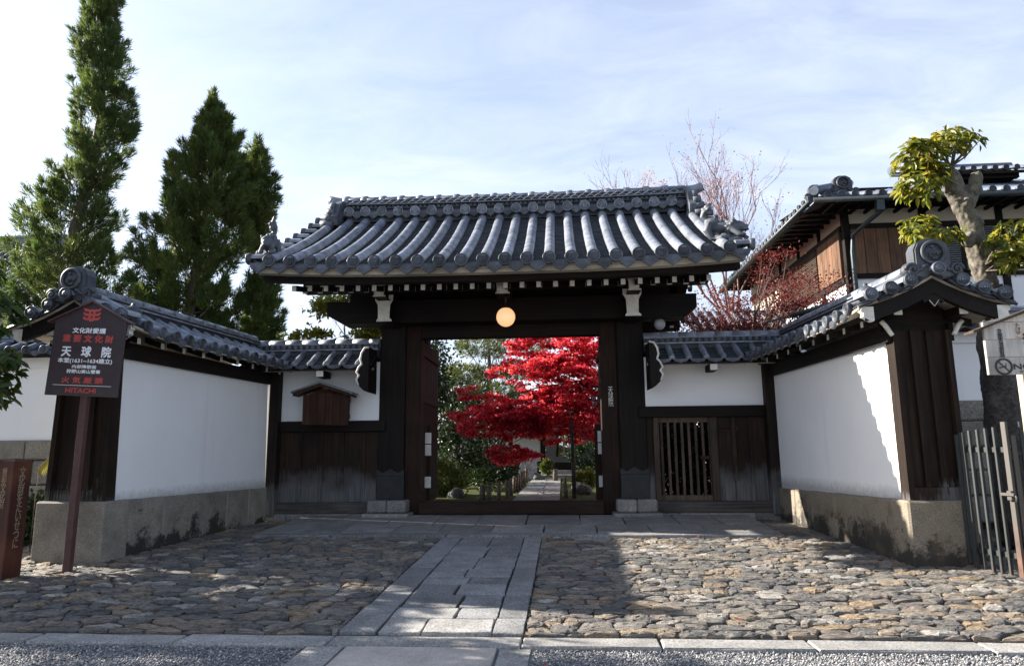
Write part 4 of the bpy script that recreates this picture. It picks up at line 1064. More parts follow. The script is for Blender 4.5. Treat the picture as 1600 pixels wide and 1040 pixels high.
    P('ridge_course', TILED, lambda m: m.box(-.15, .15, -.30, u1, zr_-.06, zr_+.06, F)); P('ridge_course', TILE, lambda m: m.box(-.18, .18, -.30, u1, zr_+.062, zr_+.088, F))
    P('ridge_course', TILED, lambda m: m.box(-.14, .14, -.30, u1, zr_+.09, zr_+.12, F)); P('ridge_course', TILE, lambda m: m.box(-.165, .165, -.30, u1, zr_+.122, zr_+.145, F))
    y = -.3
    while y < u1-.1:
        P('ridge_cap', TILE, lambda m: m.tube([F @ Vector((0, y, zr_+.165)), F @ Vector((0, min(y+.40, u1), zr_+.172))], [.105, .098], 12)); y += .405
    onigawara(T, F @ Matrix.Translation((0, -.46, zr_-.02)), .85)
    place('verge_disc', disc_me(.085, TILEF, .06), F @ Matrix.Translation((0, -.60, zr_+.055)), T); place('verge_tile', tube_me(.075, .25, TILE), F @ Matrix.Translation((0, -.59, zr_+.055)), T)
    # descending corner ridge with its small cap tile
    for S, sg in ((SA, 1), (SB, -1)):
        ue = (S.u0+.34) if sg > 0 else (S.u1-.34)
        pts = [S.M @ (S.p(ue, t)+Vector((0, 0, .12))) for t in (.28, .5, .75, .98)]
        P('corner_ridge', TILE, lambda m: m.tube(pts, .085, 10)); P('corner_ridge_end', TILEF, lambda m: (m.ell(pts[0]+Vector((0, 0, .04)), (.12, .12, .12), 12, 8), m.ell(pts[0]+Vector((0, 0, .15)), (.035, .035, .05), 8, 6)))
    return T
flank('plaster_wall', 'white plaster wall with black stained stone base behind the maroon signboard', (-6.88, 9.46), (-6.52, 13.85), .86, 3.10, .925, .86, 1, WBASE, .05)
flank('plaster_wall', 'sunlit-edged white plaster wall with brown stone base beside the steel gate', (4.78, 9.36), (4.56, 13.85), .76, 3.10, .90, .80, -1, WBASER, .0)

# ------------------------------------------------------------------ street walls further out
def street(name, label, x0, x1, y, z0, z1, mat_base, rows, group='white walls along the street'):
    T = thing(name, label, 'wall', ((x0+x1)/2, y, 0), group)
    P = lambda n, mat, fn, parent=T, **k: part(n, mat, fn, parent, **k)
    P('plaster', PLASTER, lambda m: m.box(x0, x1, y, y+.4, z0, z1)); P('plaster_cornice', PLASTER, lambda m: m.box(x0, x1, y-.06, y+.45, z1-.17, z1+.02))
    z = z0
    rr = random.Random(int(abs(x0)*10))
    for r in range(rows):
        h = rr.uniform(.38, .5) if r else .36
        x = x0-rr.random()*.3 if r else x0
        while x < x1:
            w = rr.uniform(.5, .95) if r else rr.uniform(.9, 1.3)
            j = rr.uniform(-.03, .04)
            P('base_stone', mat_base, lambda m: m.cbox(x+.008, min(x+w, x1)-.008, y-.12+j-.02*r, y+.4, max(-.15, z-h+.008), z-.004, .03)); x += w
        z -= h
    P('wall_core', EARTH, lambda m: m.box(x0, x1, y+.1, y+.38, -.15, z0-.02))
    for fr in (1, -1):
        S = Slope(frame(((x0+x1)/2, y-.30 if fr > 0 else y+.70, z1+.10), (fr, 0, 0), (0, fr, 0)), -(x1-x0)/2, (x1-x0)/2, .5, .26, .9)
        us = [S.u0+.15+.33*k for k in range(int((x1-x0-.2)/.33)+1)]
        S.deck(T, DARKX, S.u0, S.u1, .05, 2, 'roof_deck', 0, 1, -.02); S.pans(T, [S.u0]+us+[S.u1], 3, TILED, .03)
        S.tubes(T, us, .065, .6, TILEB)
        if fr > 0: S.discs(T, us, .078, TILEF); S.pendants(T, [u+.165 for u in us[:-1]], .29, .10, TILEF, 0, .01, .01)
    for k in range(3): P('ridge_course', TILEB, lambda m: m.box(x0, x1, y+.02+.02*(k % 2), y+.38-.02*(k % 2), z1+.33+.036*k, z1+.362+.036*k))
    P('ridge_cap', TILEB, lambda m: m.tube([(x0, y+.2, z1+.46), (x1, y+.2, z1+.46)], .085, 10))
    return T
street('street_wall', 'white plaster wall with tiled coping far left beyond the signboard', -16, -7.75, 11.8, 1.83, 3.3, WBASE, 4)
street('street_wall', 'white plaster wall on rubble stones behind the no smoking board', 5.55, 14, 12.6, 2.36, 3.55, ROUGHST, 5)

# ------------------------------------------------------------------ signs, posts and steel gate
S1 = thing('heritage_signboard', 'maroon five-sided heritage signboard on a leaning pole, left', 'sign', (-6.43, 8.72, .07))
Ms = Matrix.Translation((-6.395, 8.7, 2.86)) @ Matrix.Rotation(R(3.0), 4, 'Y')
part('pole', POLER, lambda m: m.cbox(-6.475, -6.385, 8.735, 8.825, .05, 2.75, .006, Matrix.Translation((-6.43, 0, 0)) @ Matrix.Rotation(R(.6), 4, 'Y') @ Matrix.Translation((6.43, 0, 0))), S1)
part('board', SIGNB, lambda m: m.prism([(-.51, 0, -.515), (.51, 0, -.515), (.51, 0, .515), (0, 0, .77), (-.51, 0, .515)], (0, .03, 0), Ms), S1)
part('board_cap', POLER, lambda m: m.prism([(-.60, -.035, .49), (0, -.035, .785), (.60, -.035, .49), (.60, -.035, .468), (0, -.035, .76), (-.60, -.035, .468)], (0, .10, 0), Ms), S1)
def emblem(m):
    for k, (w, z) in enumerate(((.125, .655), (.125, .595), (.125, .535))):
        P = [(-w, z+.026), (-w*.86, z+.032), (-w*.80, z+.018), (-w*.45, z+.010), (-.012, z+.008), (.012, z+.008), (w*.45, z+.010), (w*.80, z+.018), (w*.86, z+.032), (w, z+.026), (w*.97, z+.006), (w*.8, z-.016), (w*.5, z-.021), (.03, z-.022), (-.03, z-.022), (-w*.5, z-.021), (-w*.8, z-.016), (-w*.97, z+.006)]
        m.prism([(x, -.004, zz_) for x, zz_ in P], (0, .004, 0), Ms)
        if k < 2: 
            for q in (-1, 1): m.prism([(q*.03-.016, -.0035, z-.021), (q*.03+.016, -.0035, z-.021), (q*.03+.016, -.0035, z-.052), (q*.03-.016, -.0035, z-.052)], (0, .003, 0), Ms)
    m.prism([(-.032, -.0035, .515), (.032, -.0035, .515), (.026, -.0035, .497), (-.026, -.0035, .497)], (0, .003, 0), Ms)
part('emblem', REDL, emblem, S1)
for body, z, w, h, mt, b in (('文化財愛護', .372, .475, .072, WHT, .004), ('重 要 文 化 財', .262, .72, .098, REDL, .008), ('天　球　院', .085, .70, .14, WHT, .009), ('本堂(1631~1634建立)', -.045, .77, .075, WHT, .004), ('内部障壁画', -.122, .34, .046, WHT, .003), ('狩野山楽山雪筆', -.186, .475, .05, WHT, .003), ('火 気 厳 禁', -.303, .585, .082, REDL, .006), ('HITACHI', -.442, .425, .062, REDL, .006)):
    text(S1, body, -.005, z, w, h, mt, Ms, bold=b)
part('rule_line', WHT, lambda m: m.prism([(-.41, -.003, -.372), (.41, -.003, -.372), (.41, -.003, -.378), (-.41, -.003, -.378)], (0, .002, 0), Ms), S1)
flush_texts()
# red marker post
MK = thing('marker_post', 'rusty red square marker post with vertical pale lettering at far left', 'post', (-6.82, 8.35, .05))
Mm = Matrix.Translation((-7.0, 8.42, 0)) @ Matrix.Rotation(R(-10), 4, 'Z')
part('shaft', MARKER, lambda m: m.cbox(-.125, .125, -.125, .125, .02, 1.50, .006, Mm), MK)
part('post_cap', MARKER, lambda m: m.lathe([(.165, 0), (.03, .035)], 4, Mm @ Matrix.Translation((0, 0, 1.5)) @ Matrix.Rotation(R(45), 4, 'Z'), False), MK)
text(MK, '重要文化財', 0, 1.17, .085, .5, GOLDL, Mm @ Matrix.Translation((0, -.126, 0)), vertical=True, bold=.003)
text(MK, '文化財をたいせつに', 0, .93, .085, 1.0, GOLDL, Mm @ Matrix.Rotation(R(90), 4, 'Z') @ Matrix.Translation((0, -.126, 0)), vertical=True, bold=.003)
flush_texts()
# no smoking board, right
S2 = thing('no_smoking_board', 'pale wooden no smoking board with small roof at right edge', 'sign', (5.42, 8.0, 0))
part('post', PALEW, lambda m: m.cbox(5.17, 5.27, 8.05, 8.15, -.05, 2.9, .006), S2)
x0 = 4.79
for k in range(3): part('board', SIGNW, lambda m: m.cbox(4.79, 5.95, 8.0+.002*k, 8.04, 2.365+.2*k, 2.562+.2*k, .003), S2)
part('board_top', SIGNW, lambda m: m.prism([(4.80, 8.001, 2.966), (5.94, 8.001, 2.966), (5.37, 8.001, 3.09)], (0, .035, 0), S2 and None), S2)
part('board_roof', GREYW, lambda m: m.prism([(4.64, 7.93, 2.86), (5.37, 7.93, 3.14), (6.1, 7.93, 2.86), (6.1, 7.93, 2.835), (5.37, 7.93, 3.105), (4.64, 7.93, 2.835)], (0, .2, 0)), S2)
Mn = frame((0, 7.998, 0), (1, 0, 0), (0, 1, 0))
text(S2, '京都市消防局', 4.955, 2.72, .05, .33, BLKL, Mn, vertical=True, bold=.003)
text(S2, 'たばこ', 5.16, 2.86, .055, .17, BLKL, Mn, vertical=True); text(S2, '禁止', 5.28, 2.68, .16, .32, BLKL, Mn, vertical=True, bold=.008)
text(S2, 'NO SMOKING', 5.46, 2.452, .8, .062, BLKL, Mn, bold=.004); text(S2, '京都市火災予防条例', 5.46, 2.395, .7, .03, BLKL, Mn)
def nosm(m):
    c = Vector((4.955, 7.996, 2.455)); r = .085
    ring = [c+Vector((r*math.cos(a*.2618), 0, r*math.sin(a*.2618))) for a in range(25)]
    m.tube(ring, .011, 6, False, flat=1); m.prism([c+Vector((-.063, 0, .055)), c+Vector((-.052, 0, .066)), c+Vector((.063, 0, -.055)), c+Vector((.052, 0, -.066))], (0, .003, 0))
    m.prism([c+Vector((-.05, .001, -.022)), c+Vector((.03, .001, -.002)), c+Vector((.027, .001, .012)), c+Vector((-.053, .001, -.008))], (0, .002, 0)); m.prism([c+Vector((.02, .001, -.02)), c+Vector((.028, .001, -.02)), c+Vector((.03, .001, .04)), c+Vector((.022, .001, .04))], (0, .002, 0))
part('no_smoking_symbol', BLKL, nosm, S2)
flush_texts()
# folding steel gate, right
SG = thing('steel_gate', 'folding dark steel bar gate with rusty feet and latch, lower right', 'gate', (5.1, 9.0, 0))
A = Vector((5.04, 9.16, 0)); B = Vector((5.24, 8.60, 0)); C_ = Vector((6.9, 8.1, 0))
def bar(name, p, w, z0, z1, mat, ang):
    part(name, mat, lambda m: m.cbox(-w/2, w/2, -.02, .02, z0, z1, .003, Matrix.Translation((p.x, p.y, 0)) @ Matrix.Rotation(ang, 4, 'Z')), SG)
dab = (B-A).normalized(); a1 = math.atan2(dab.y, dab.x)
bar('bar', A-dab*.06, .03, .15, 1.72, FENCE, a1); bar('hinge_post', A+dab*.02, .055, .02, 1.75, FENCE, a1)
for k in range(4): bar('bar', A+dab*(.13+.11*k), .028, .03, 1.77+.01*k, FENCE, a1)
bar('latch_post', B, .06, -.02, 1.86, FENCER, a1)
for z in (1.50, .28): part('cross_rail', FENCE, lambda m: m.cbox(0, (B-A).length, .022, .05, z, z+.065, .003, Matrix.Translation(A) @ Matrix.Rotation(a1, 4, 'Z')), SG)
dbc = (C_-B).normalized(); a2 = math.atan2(dbc.y, dbc.x)
bar('latch_post', B+dbc*.075, .05, -.02, 1.70, FENCER, a2)
for k in range(13): bar('bar', B+dbc*(.10+.125*k+.06), .028, .02, 1.86, FENCE, a2)
for z in (1.52, .28): part('cross_rail', FENCE, lambda m: m.cbox(.05, 1.7, .022, .05, z, z+.065, .003, Matrix.Translation(B) @ Matrix.Rotation(a2, 4, 'Z')), SG)
part('latch', FENCER, lambda m: (m.cbox(-.10, .07, -.07, -.022, 1.00, 1.035, .004, Matrix.Translation(B) @ Matrix.Rotation(a1, 4, 'Z')), m.cbox(-.03, .03, -.055, -.021, .95, 1.06, .005, Matrix.Translation(B) @ Matrix.Rotation(a1, 4, 'Z')), m.tube([B+Vector((-.02, -.07, 1.02)), B+Vector((-.02, -.1, .99)), B+Vector((-.02, -.09, .93))], .012, 6)), SG)

# ------------------------------------------------------------------ right-hand house
H = thing('two_storey_house', 'brown boarded two-storey house with tiled roof behind the right wall', 'house', (10.5, 19, .2))
P = lambda n, mat, fn, parent=H, **k: part(n, mat, fn, parent, **k)
hx0, hy0, hx1, hy1 = 7.12, 17.0, 15.5, 25.5
P('wall', PLASTER, lambda m: m.box(hx0+.04, hx1, hy0+.04, hy1, .2, 5.75)); P('upper_wall', CREAM, lambda m: m.box(hx0+.03, hx1, hy0+.03, hy1, 5.752, 7.62))
for x in (hx0, 8.98, 10.8, 12.4): P('post', DARK, lambda m: m.cbox(x-.0, x+.16, hy0-.02, hy0+.14, .2, 7.6, .008))
for y in (18.55, 20.2, 21.9, 23.6): P('post', DARK, lambda m: m.cbox(hx0-.02, hx0+.12, y, y+.14, .2, 7.6, .008))
P('wall_beam', DARKX, lambda m: m.box(hx0+.161, hx1, hy0-.035, hy0+.1, 6.92, 7.06)); P('wall_beam', DARKX, lambda m: m.box(hx0+.161, hx1, hy0-.035, hy0+.1, 5.66, 5.76)); P('wall_beam', DARKY, lambda m: m.box(hx0-.035, hx0+.1, hy0+.14, hy1, 6.92, 7.06)); P('wall_beam', DARKY, lambda m: m.box(hx0-.035, hx0+.1, hy0+.14, hy1, 5.6, 5.72))
P('eave_band', DARKX, lambda m: m.box(hx0-.05, hx1, hy0-.05, hy0+.03, 7.45, 7.66)); P('eave_band', DARKY, lambda m: m.box(hx0-.05, hx0+.03, hy0+.04, hy1, 7.45, 7.66))
for k in range(6):
    a = hx0+.17+k*.293; P('siding_board', SIDING, lambda m: m.cbox(a+.005, a+.288, hy0-.06-.006*(k % 2), hy0+.0, 5.77, 6.915, .005))
P('louvre_frame', DARKX, lambda m: (m.box(9.0, 10.79, hy0-.03, hy0+.03, 5.77, 6.915)))
for k in range(20): P('louvre', STEEL, lambda m: m.box(9.03, 10.77, hy0-.075, hy0-.033, 5.79+.056*k, 5.82+.056*k))
P('window_mullion', DARK, lambda m: m.box(9.84, 9.94, hy0-.09, hy0-.03, 5.77, 6.92))
for k in range(9):
    a = hy0+.15+k*.165; P('siding_board', SIDING, lambda m: m.cbox(hx0-.07-.005*(k % 2), hx0, a+.003, a+.162, 5.73, 6.915, .005))
LT = P('window', DARKY, lambda m: m.box(hx0-.03, hx0+.05, 18.7, 21.9, 5.73, 6.9))
for k in range(22): P('window_slat', GREYW, lambda m: m.box(hx0-.075, hx0-.033, 18.72, 21.88, 5.76+.052*k, 5.785+.052*k), LT)
# roof: hipped towards the left
E_ = 7.42; ov = 1.08; rx0 = hx0-ov; ry0 = hy0-ov; 
HS = Slope(frame(((rx0+hx1+1)/2, ry0, E_), (1, 0, 0), (0, 1, 0)), -(hx1+1-rx0)/2, (hx1+1-rx0)/2, 5.2, 2.15, .8)
us = [HS.u0+.35+.31*k for k in range(int((HS.u1-HS.u0-.5)/.31))]
RF = P('roof', DARKX, lambda m: m.box(rx0+2, hx1+1, 21.1, 21.2, 9.3, 9.55))
HS.hip = 5.2
HS.deck(RF, DARKX, HS.u0+.02, HS.u1, .07, 4, 'roof_deck', 0, 1, -.03)
HS.pans(RF, [HS.u0]+us+[HS.u1], 14, TILED, .03); HS.tubes(RF, us, .075, .9, TILEB); HS.discs(RF, us, .09, TILEF); HS.pendants(RF, [u+.155 for u in us[:-1]], .26, .10, TILEF, 0, .01, .0)
LS = Slope(frame((rx0, 21, E_), (0, -1, 0), (1, 0, 0)), -5.08, 9.0, 5.2, 2.15, .8); LS.M = frame((rx0, 21, E_), (0, -1, 0), (1, 0, 0)); LS.u0, LS.u1 = -9.0, 5.08
us = [-4.5+.31*k for k in range(31)]
LS.deck(RF, DARKY, -4.8, 4.0, .07, 3, 'roof_deck', 0, .2, -.03); LS.tubes(RF, us[:27], .075, .9, TILEB, [.2]*27); LS.discs(RF, us, .09, TILEF)
P('eave_soffit', DARKY, lambda m: (m.add([(rx0+.05, ry0+.05, E_-.12), (hx1+1, ry0+.05, E_-.12), (hx1+1, hy0-.051, E_+.12), (hx0-.05, hy0-.051, E_+.12)], [(0, 1, 2, 3)]), m.add([(rx0+.05, ry0+.05, E_-.12), (hx0-.05, hy0-.05, E_+.12), (hx0-.051, hy1, E_+.12), (rx0+.05, hy1, E_-.12)], [(0, 1, 2, 3)])))
for k in range(26): 
    x = rx0+.5+.36*k; P('rafter', DARKY, lambda m: m.box(x, x+.06, ry0+.12, hy0-.055, E_-.13, E_-.05))
for k in range(22):
    y = ry0+.9+.4*k; P('rafter', DARKX, lambda m: m.box(rx0+.12, hx0-.055, y, y+.06, E_-.13, E_-.05))
P('gutter', COPPER, lambda m: m.tube([(rx0+.0, ry0-.05, E_-.10), (hx1+1, ry0-.05, E_-.10)], .06, 8)); P('gutter', COPPER, lambda m: m.tube([(rx0-.05, ry0, E_-.10), (rx0-.05, hy1, E_-.10)], .06, 8))
P('downpipe', COPPER, lambda m: (m.tube([(7.55, ry0-.02, E_-.12), (7.55, ry0+.0, E_-.42), (7.28, hy0-.16, 6.75), (7.24, hy0-.14, 6.3), (7.24, hy0-.14, .3)], .055, 8), m.cbox(7.46, 7.64, ry0-.1, ry0+.08, E_-.42, E_-.14, .02)))
P('hip_ridge', TILEB, lambda m: (m.tube([(rx0+.05, ry0+.02, E_+.16), (rx0+1.0, ry0+1.0, E_+.62), (rx0+2.0, ry0+2.6, E_+1.3)], [.11, .11, .11], 10)))
onigawara(RF, frame((rx0+.95, ry0+.55, E_+.22), (1, 0, 0), (0, 1, 0)), .85, name='ridge_end_tile'); onigawara(RF, frame((rx0+.25, ry0+.45, E_+.12), (1, 0, 0), (0, 1, 0)), .6, name='ridge_end_tile')
P('gable_board', SIDING, lambda m: m.prism([(5.9, 17.9, E_+.1), (6.7, 17.9, E_+.1), (6.7, 17.9, E_+.62)], (0, .1, 0)))
# raised vent roof on top
V = thing('vent_roof', 'small raised tiled vent roof on top of the brown house', 'roof', (12.4, 20.5, 8.9))
P2 = lambda n, mat, fn, parent=V, **k: part(n, mat, fn, parent, **k)
P2('wall', DARKX, lambda m: m.box(10.9, 13.0, 20.2, 21.6, 8.6, 9.45))
VS = Slope(frame((12.1, 19.6, 9.42), (1, 0, 0), (0, 1, 0)), -1.75, 1.75, 1.3, .5, .9); us = [-1.6+.3*k for k in range(12)]
VS.deck(V, DARKX, -1.75, 1.75, .08, 2, 'roof_deck', 0, 1, -.03); VS.pans(V, [-1.75]+us+[1.75], 4, TILED, .03); VS.tubes(V, us, .07, .7, TILEB); VS.discs(V, us, .085, TILEF)
P2('ridge_cap', TILEB, lambda m: m.tube([(10.3, 20.9, 10.0), (13.9, 20.9, 10.0)], .12, 10)); P2('beam_end', DARKX, lambda m: (m.box(11.0, 13.35, 19.75, 19.9, 9.2, 9.34), m.box(13.0, 13.3, 19.9, 21.4, 9.2, 9.34)))
# low metal-edged lean-to and a low tiled roof behind the maple
L_ = thing('lean_to_roof', 'low dark metal lean-to roof at the foot of the brown house', 'roof', (6.6, 15.6, 4.2))
P3 = lambda n, mat, fn, parent=L_, **k: part(n, mat, fn, parent, **k)
P3('roof_sheet', COPPER, lambda m: m.add([(5.05, 15.0, 4.42), (7.0, 15.0, 4.95), (7.0, 17.0, 5.2), (5.05, 17.0, 4.62), (5.05, 15.0, 4.38), (7.0, 15.0, 4.91), (7.0, 17.0, 5.16), (5.05, 17.0, 4.58)], [(0, 1, 2, 3), (7, 6, 5, 4), (0, 4, 5, 1), (1, 5, 6, 2), (2, 6, 7, 3), (3, 7, 4, 0)]))
P3('gutter', COPPER, lambda m: m.tube([(5.0, 14.97, 4.38), (7.0, 14.97, 4.92)], .05, 8)); P3('fascia', SIDING, lambda m: m.prism([(5.2, 15.1, 4.22), (7.0, 15.1, 4.70), (7.0, 15.1, 4.86), (5.2, 15.1, 4.38)], (0, .05, 0))); P3('wall', PLASTER, lambda m: m.box(5.3, 7.0, 15.5, 17.0, .2, 4.4))
LO = thing('tiled_outbuilding', 'low outbuilding with pale lit roof tiles behind the rusty maple', 'outbuilding', (5.6, 22.5, .2))
part('wall', PLASTER, lambda m: m.box(4.6, 6.9, 22.2, 24, .2, 5.3), LO)
OS = Slope(frame((5.7, 21.4, 5.15), (1, 0, 0), (0, 1, 0)), -1.5, 1.5, 1.9, 1.0, .9); us = [-1.4+.3*k for k in range(10)]
OS.deck(LO, DARKX, -1.5, 1.5, .08, 2, 'roof_deck', 0, 1, -.03); OS.pans(LO, [-1.5]+us+[1.5], 8, TILED, .03); OS.tubes(LO, us, .07, .5, TILEB); OS.discs(LO, us, .085, TILEF)
# hall roof far left
LH = thing('tiled_hall', 'blue-grey tiled hall roof at the left edge behind the cedar', 'hall', (-20, 22, .2))
part('wall', PLASTER, lambda m: m.box(-27, -17.4, 20.2, 30, .2, 6.2), LH)
HSL = Slope(frame((-20.5, 19.0, 6.0), (1, 0, 0), (0, 1, 0)), -5.0, 3.9, 4.2, 3.2, .85); us = [-4.85+.32*k for k in range(28)]
HSL.deck(LH, DARKX, -5, 3.9, .1, 3, 'roof_deck', 0, 1, -.03); HSL.pans(LH, [-5]+us+[3.9], 16, TILED, .03); HSL.tubes(LH, us, .08, .55, TILEB); HSL.discs(LH, us, .095, TILEF)
part('ridge_cap', TILEB, lambda m: (m.box(-25.5, -17.6, 23.1, 23.4, 9.05, 9.45), m.tube([(-25.5, 23.25, 9.5), (-17.6, 23.25, 9.5)], .14, 10)), LH)

# ------------------------------------------------------------------ vegetation
def unit(n, rng): v = rng.normal(size=(n, 3)); return v/np.linalg.norm(v, axis=1, keepdims=True)
def blades(C, D, per, length, width, spread, rng):
    """tufts of narrow needle blades: centres C, directions D"""
    n = len(C); c = np.repeat(C, per, 0); d = np.repeat(D, per, 0)+rng.normal(size=(n*per, 3))*spread
    d /= np.linalg.norm(d, axis=1, keepdims=True); L = length*rng.uniform(.6, 1.25, (n*per, 1))
    s = np.cross(d, unit(n*per, rng)); s /= np.linalg.norm(s, axis=1, keepdims=True)+1e-9; s *= width*rng.uniform(.7, 1.3, (n*per, 1))
    V = np.stack([c-s*.5, c+d*L*.5+s*.9, c+d*L, c+d*L*.5-s*.9], 1)
    return V.reshape(-1, 3)
def leaves(C, D, size, asp, rng, droop=0.0):
    """one four-cornered leaf per centre, long axis along D"""
    n = len(C); d = D/np.linalg.norm(D, axis=1, keepdims=True); s = np.cross(d, unit(n, rng)); s /= np.linalg.norm(s, axis=1, keepdims=True)+1e-9
    L = size*rng.uniform(.65, 1.3, (n, 1)); w = L*asp
    V = np.stack([C, C+d*L*.45+s*w, C+d*L, C+d*L*.45-s*w], 1); return V.reshape(-1, 3)
def mesh_obj(name, V, mat, parent):
    V = np.asarray(V); me = npmesh(name, V-np.array(org(parent)), np.arange(len(V)).reshape(-1, 4), 4, mat)
    o = bpy.data.objects.new(name, me); COL.objects.link(o); o.parent = parent; return o
def branchy(p, d, L, r, depth, rng, out, tips, bend=.25, split=(2, 3), ang=.55, shrink=.68, up=.15, minr=.004):
    pts = [p]; q = Vector(p); dd = Vector(d).normalized()
    for i in range(4):
        dd = (dd+Vector(rng.normal(size=3))*bend*.35+Vector((0, 0, up*.3))).normalized(); q = q+dd*(L/4); pts.append(q.copy())
    out.append((pts, [max(minr, r*(1-.10*i)) for i in range(5)])); 
    if depth == 0: tips.append((q, dd)); return
    for k in range(rng.integers(split[0], split[1]+1)):
        nd_ = (dd+Vector(rng.normal(size=3))*ang).normalized()
        branchy(pts[rng.integers(2, 5)], nd_, L*shrink*rng.uniform(.75, 1.2), r*.62, depth-1, rng, out, tips, bend, split, ang, shrink, up, minr)
def tubes_obj(name, segs, mat, parent, n=5):
    mb = MB()
    for pts, rad in segs: mb.tube(pts, rad, n if rad[0] > .02 else 3, False)
    return mb.build(name, mat, parent, stuff=True)

# cedars: outline given as half-widths at heights
def cedar(name, label, x, y, prof, mat, seed, ntuft, base=.2, tr=.28, lean=0., stubs=(), group='tall cedars behind the left wall', blade=.25):
    rng = np.random.default_rng(seed); T = thing(name, label, 'tree', (x, y, base), group)
    top = prof[-1][0]; cxs = lambda z: np.interp(z, [p[0] for p in prof], [p[1] for p in prof]); ws = lambda z: np.interp(z, [p[0] for p in prof], [p[2] for p in prof])
    part('trunk', BARK, lambda m: m.tube([(x+(cxs(z)-0)*.6, y, z) for z in np.linspace(base, top-.4, 10)], [tr*(1-.88*k/9) for k in range(10)], 9), T)
    z0 = prof[0][0]; segs = []; C = []; D = []
    nb = int((top-z0)*30); wm = max(p[2] for p in prof)
    for k in range(nb):
        z = z0+(top-z0)*((k+rng.random())/nb); w = ws(z); a = rng.uniform(0, 2*math.pi); rad = max(.05, w-.28)*rng.uniform(.15, 1.0)**.7
        if rng.random() < .12: rad *= 1.18
        e = np.array([x+cxs(z)+rad*math.cos(a), y+rad*math.sin(a)*.9, z+.22*rad+rng.uniform(-.15, .2)]); s = np.array([x+cxs(z)*.6, y, z-.30*rad])
        if k % 3 == 0: segs.append(([s, s*.5+e*.5+np.array([0, 0, -.1*rad]), e], [.032, .022, .008]))
        bd = e-s; bd /= np.linalg.norm(bd)+1e-6; bd = bd*.7+np.array([0, 0, .55]); bd /= np.linalg.norm(bd)
        L = rng.uniform(.35, .6)*(.55+.45*w/wm); m = int(ntuft/nb*rng.uniform(.6, 1.4)*(.45+.75*w/wm))
        t = rng.uniform(-1, 1, m); r_ = (1-.75*np.clip(t, 0, 1))*.22*(.6+.4*w/wm); o = unit(m, rng)*rng.uniform(.2, 1, (m, 1))**.5*r_[:, None]
        C.append(e+bd*(t*L)[:, None]*.8+o); D.append(bd*.9+o/.22*.55+np.array([0, 0, .15]))
    C = np.concatenate(C); D = np.concatenate(D); D /= np.linalg.norm(D, axis=1, keepdims=True)
    mesh_obj('crown', blades(C, D, 7, blade, .0125, .38, rng), mat, T); tubes_obj('branch', segs, BARK, T, 4); return T
cedar('cedar_tree', 'tallest slender cedar rising past the top edge, left', -15.2, 20,
      [(4.6, -.3, 1.6), (6.0, -.2, 1.9), (7.5, -.4, 1.9), (8.8, -.55, 1.7), (9.6, -.5, 1.2), (10.6, .1, 1.15), (11.6, .45, 1.15), (12.6, .4, 1.2), (13.4, .3, 1.0), (14.6, .1, 1.0), (15.6, -.1, .8), (16.6, -.15, .85), (18.2, -.2, .7), (19.4, -.2, .2)], CEDAR, 5, 17000)
cedar('cedar_tree', 'broad dense dark green cedar left of the gate roof', -11.2, 20,
      [(4.6, -.4, 1.8), (6, -.45, 2.0), (7.4, -.25, 1.95), (8.4, -.1, 1.8), (9.6, .2, 1.65), (10.6, .2, 1.35), (11.4, .2, .9), (12.2, .05, .5), (12.8, 0, .12)], CEDAR2, 8, 19000, tr=.24)
cedar('cedar_tree', 'narrow bare-trunked cedar just behind the far left lion', -10.1, 21.2,
      [(4.3, .35, .9), (5.4, .35, .85), (6.6, .35, .7), (7.4, .3, .25), (8.3, .1, .35), (9.0, -.1, 1.0), (10.2, -.1, .95), (11.2, -.1, .5), (11.8, 0, .1)], CEDAR2, 12, 8500, tr=.16)

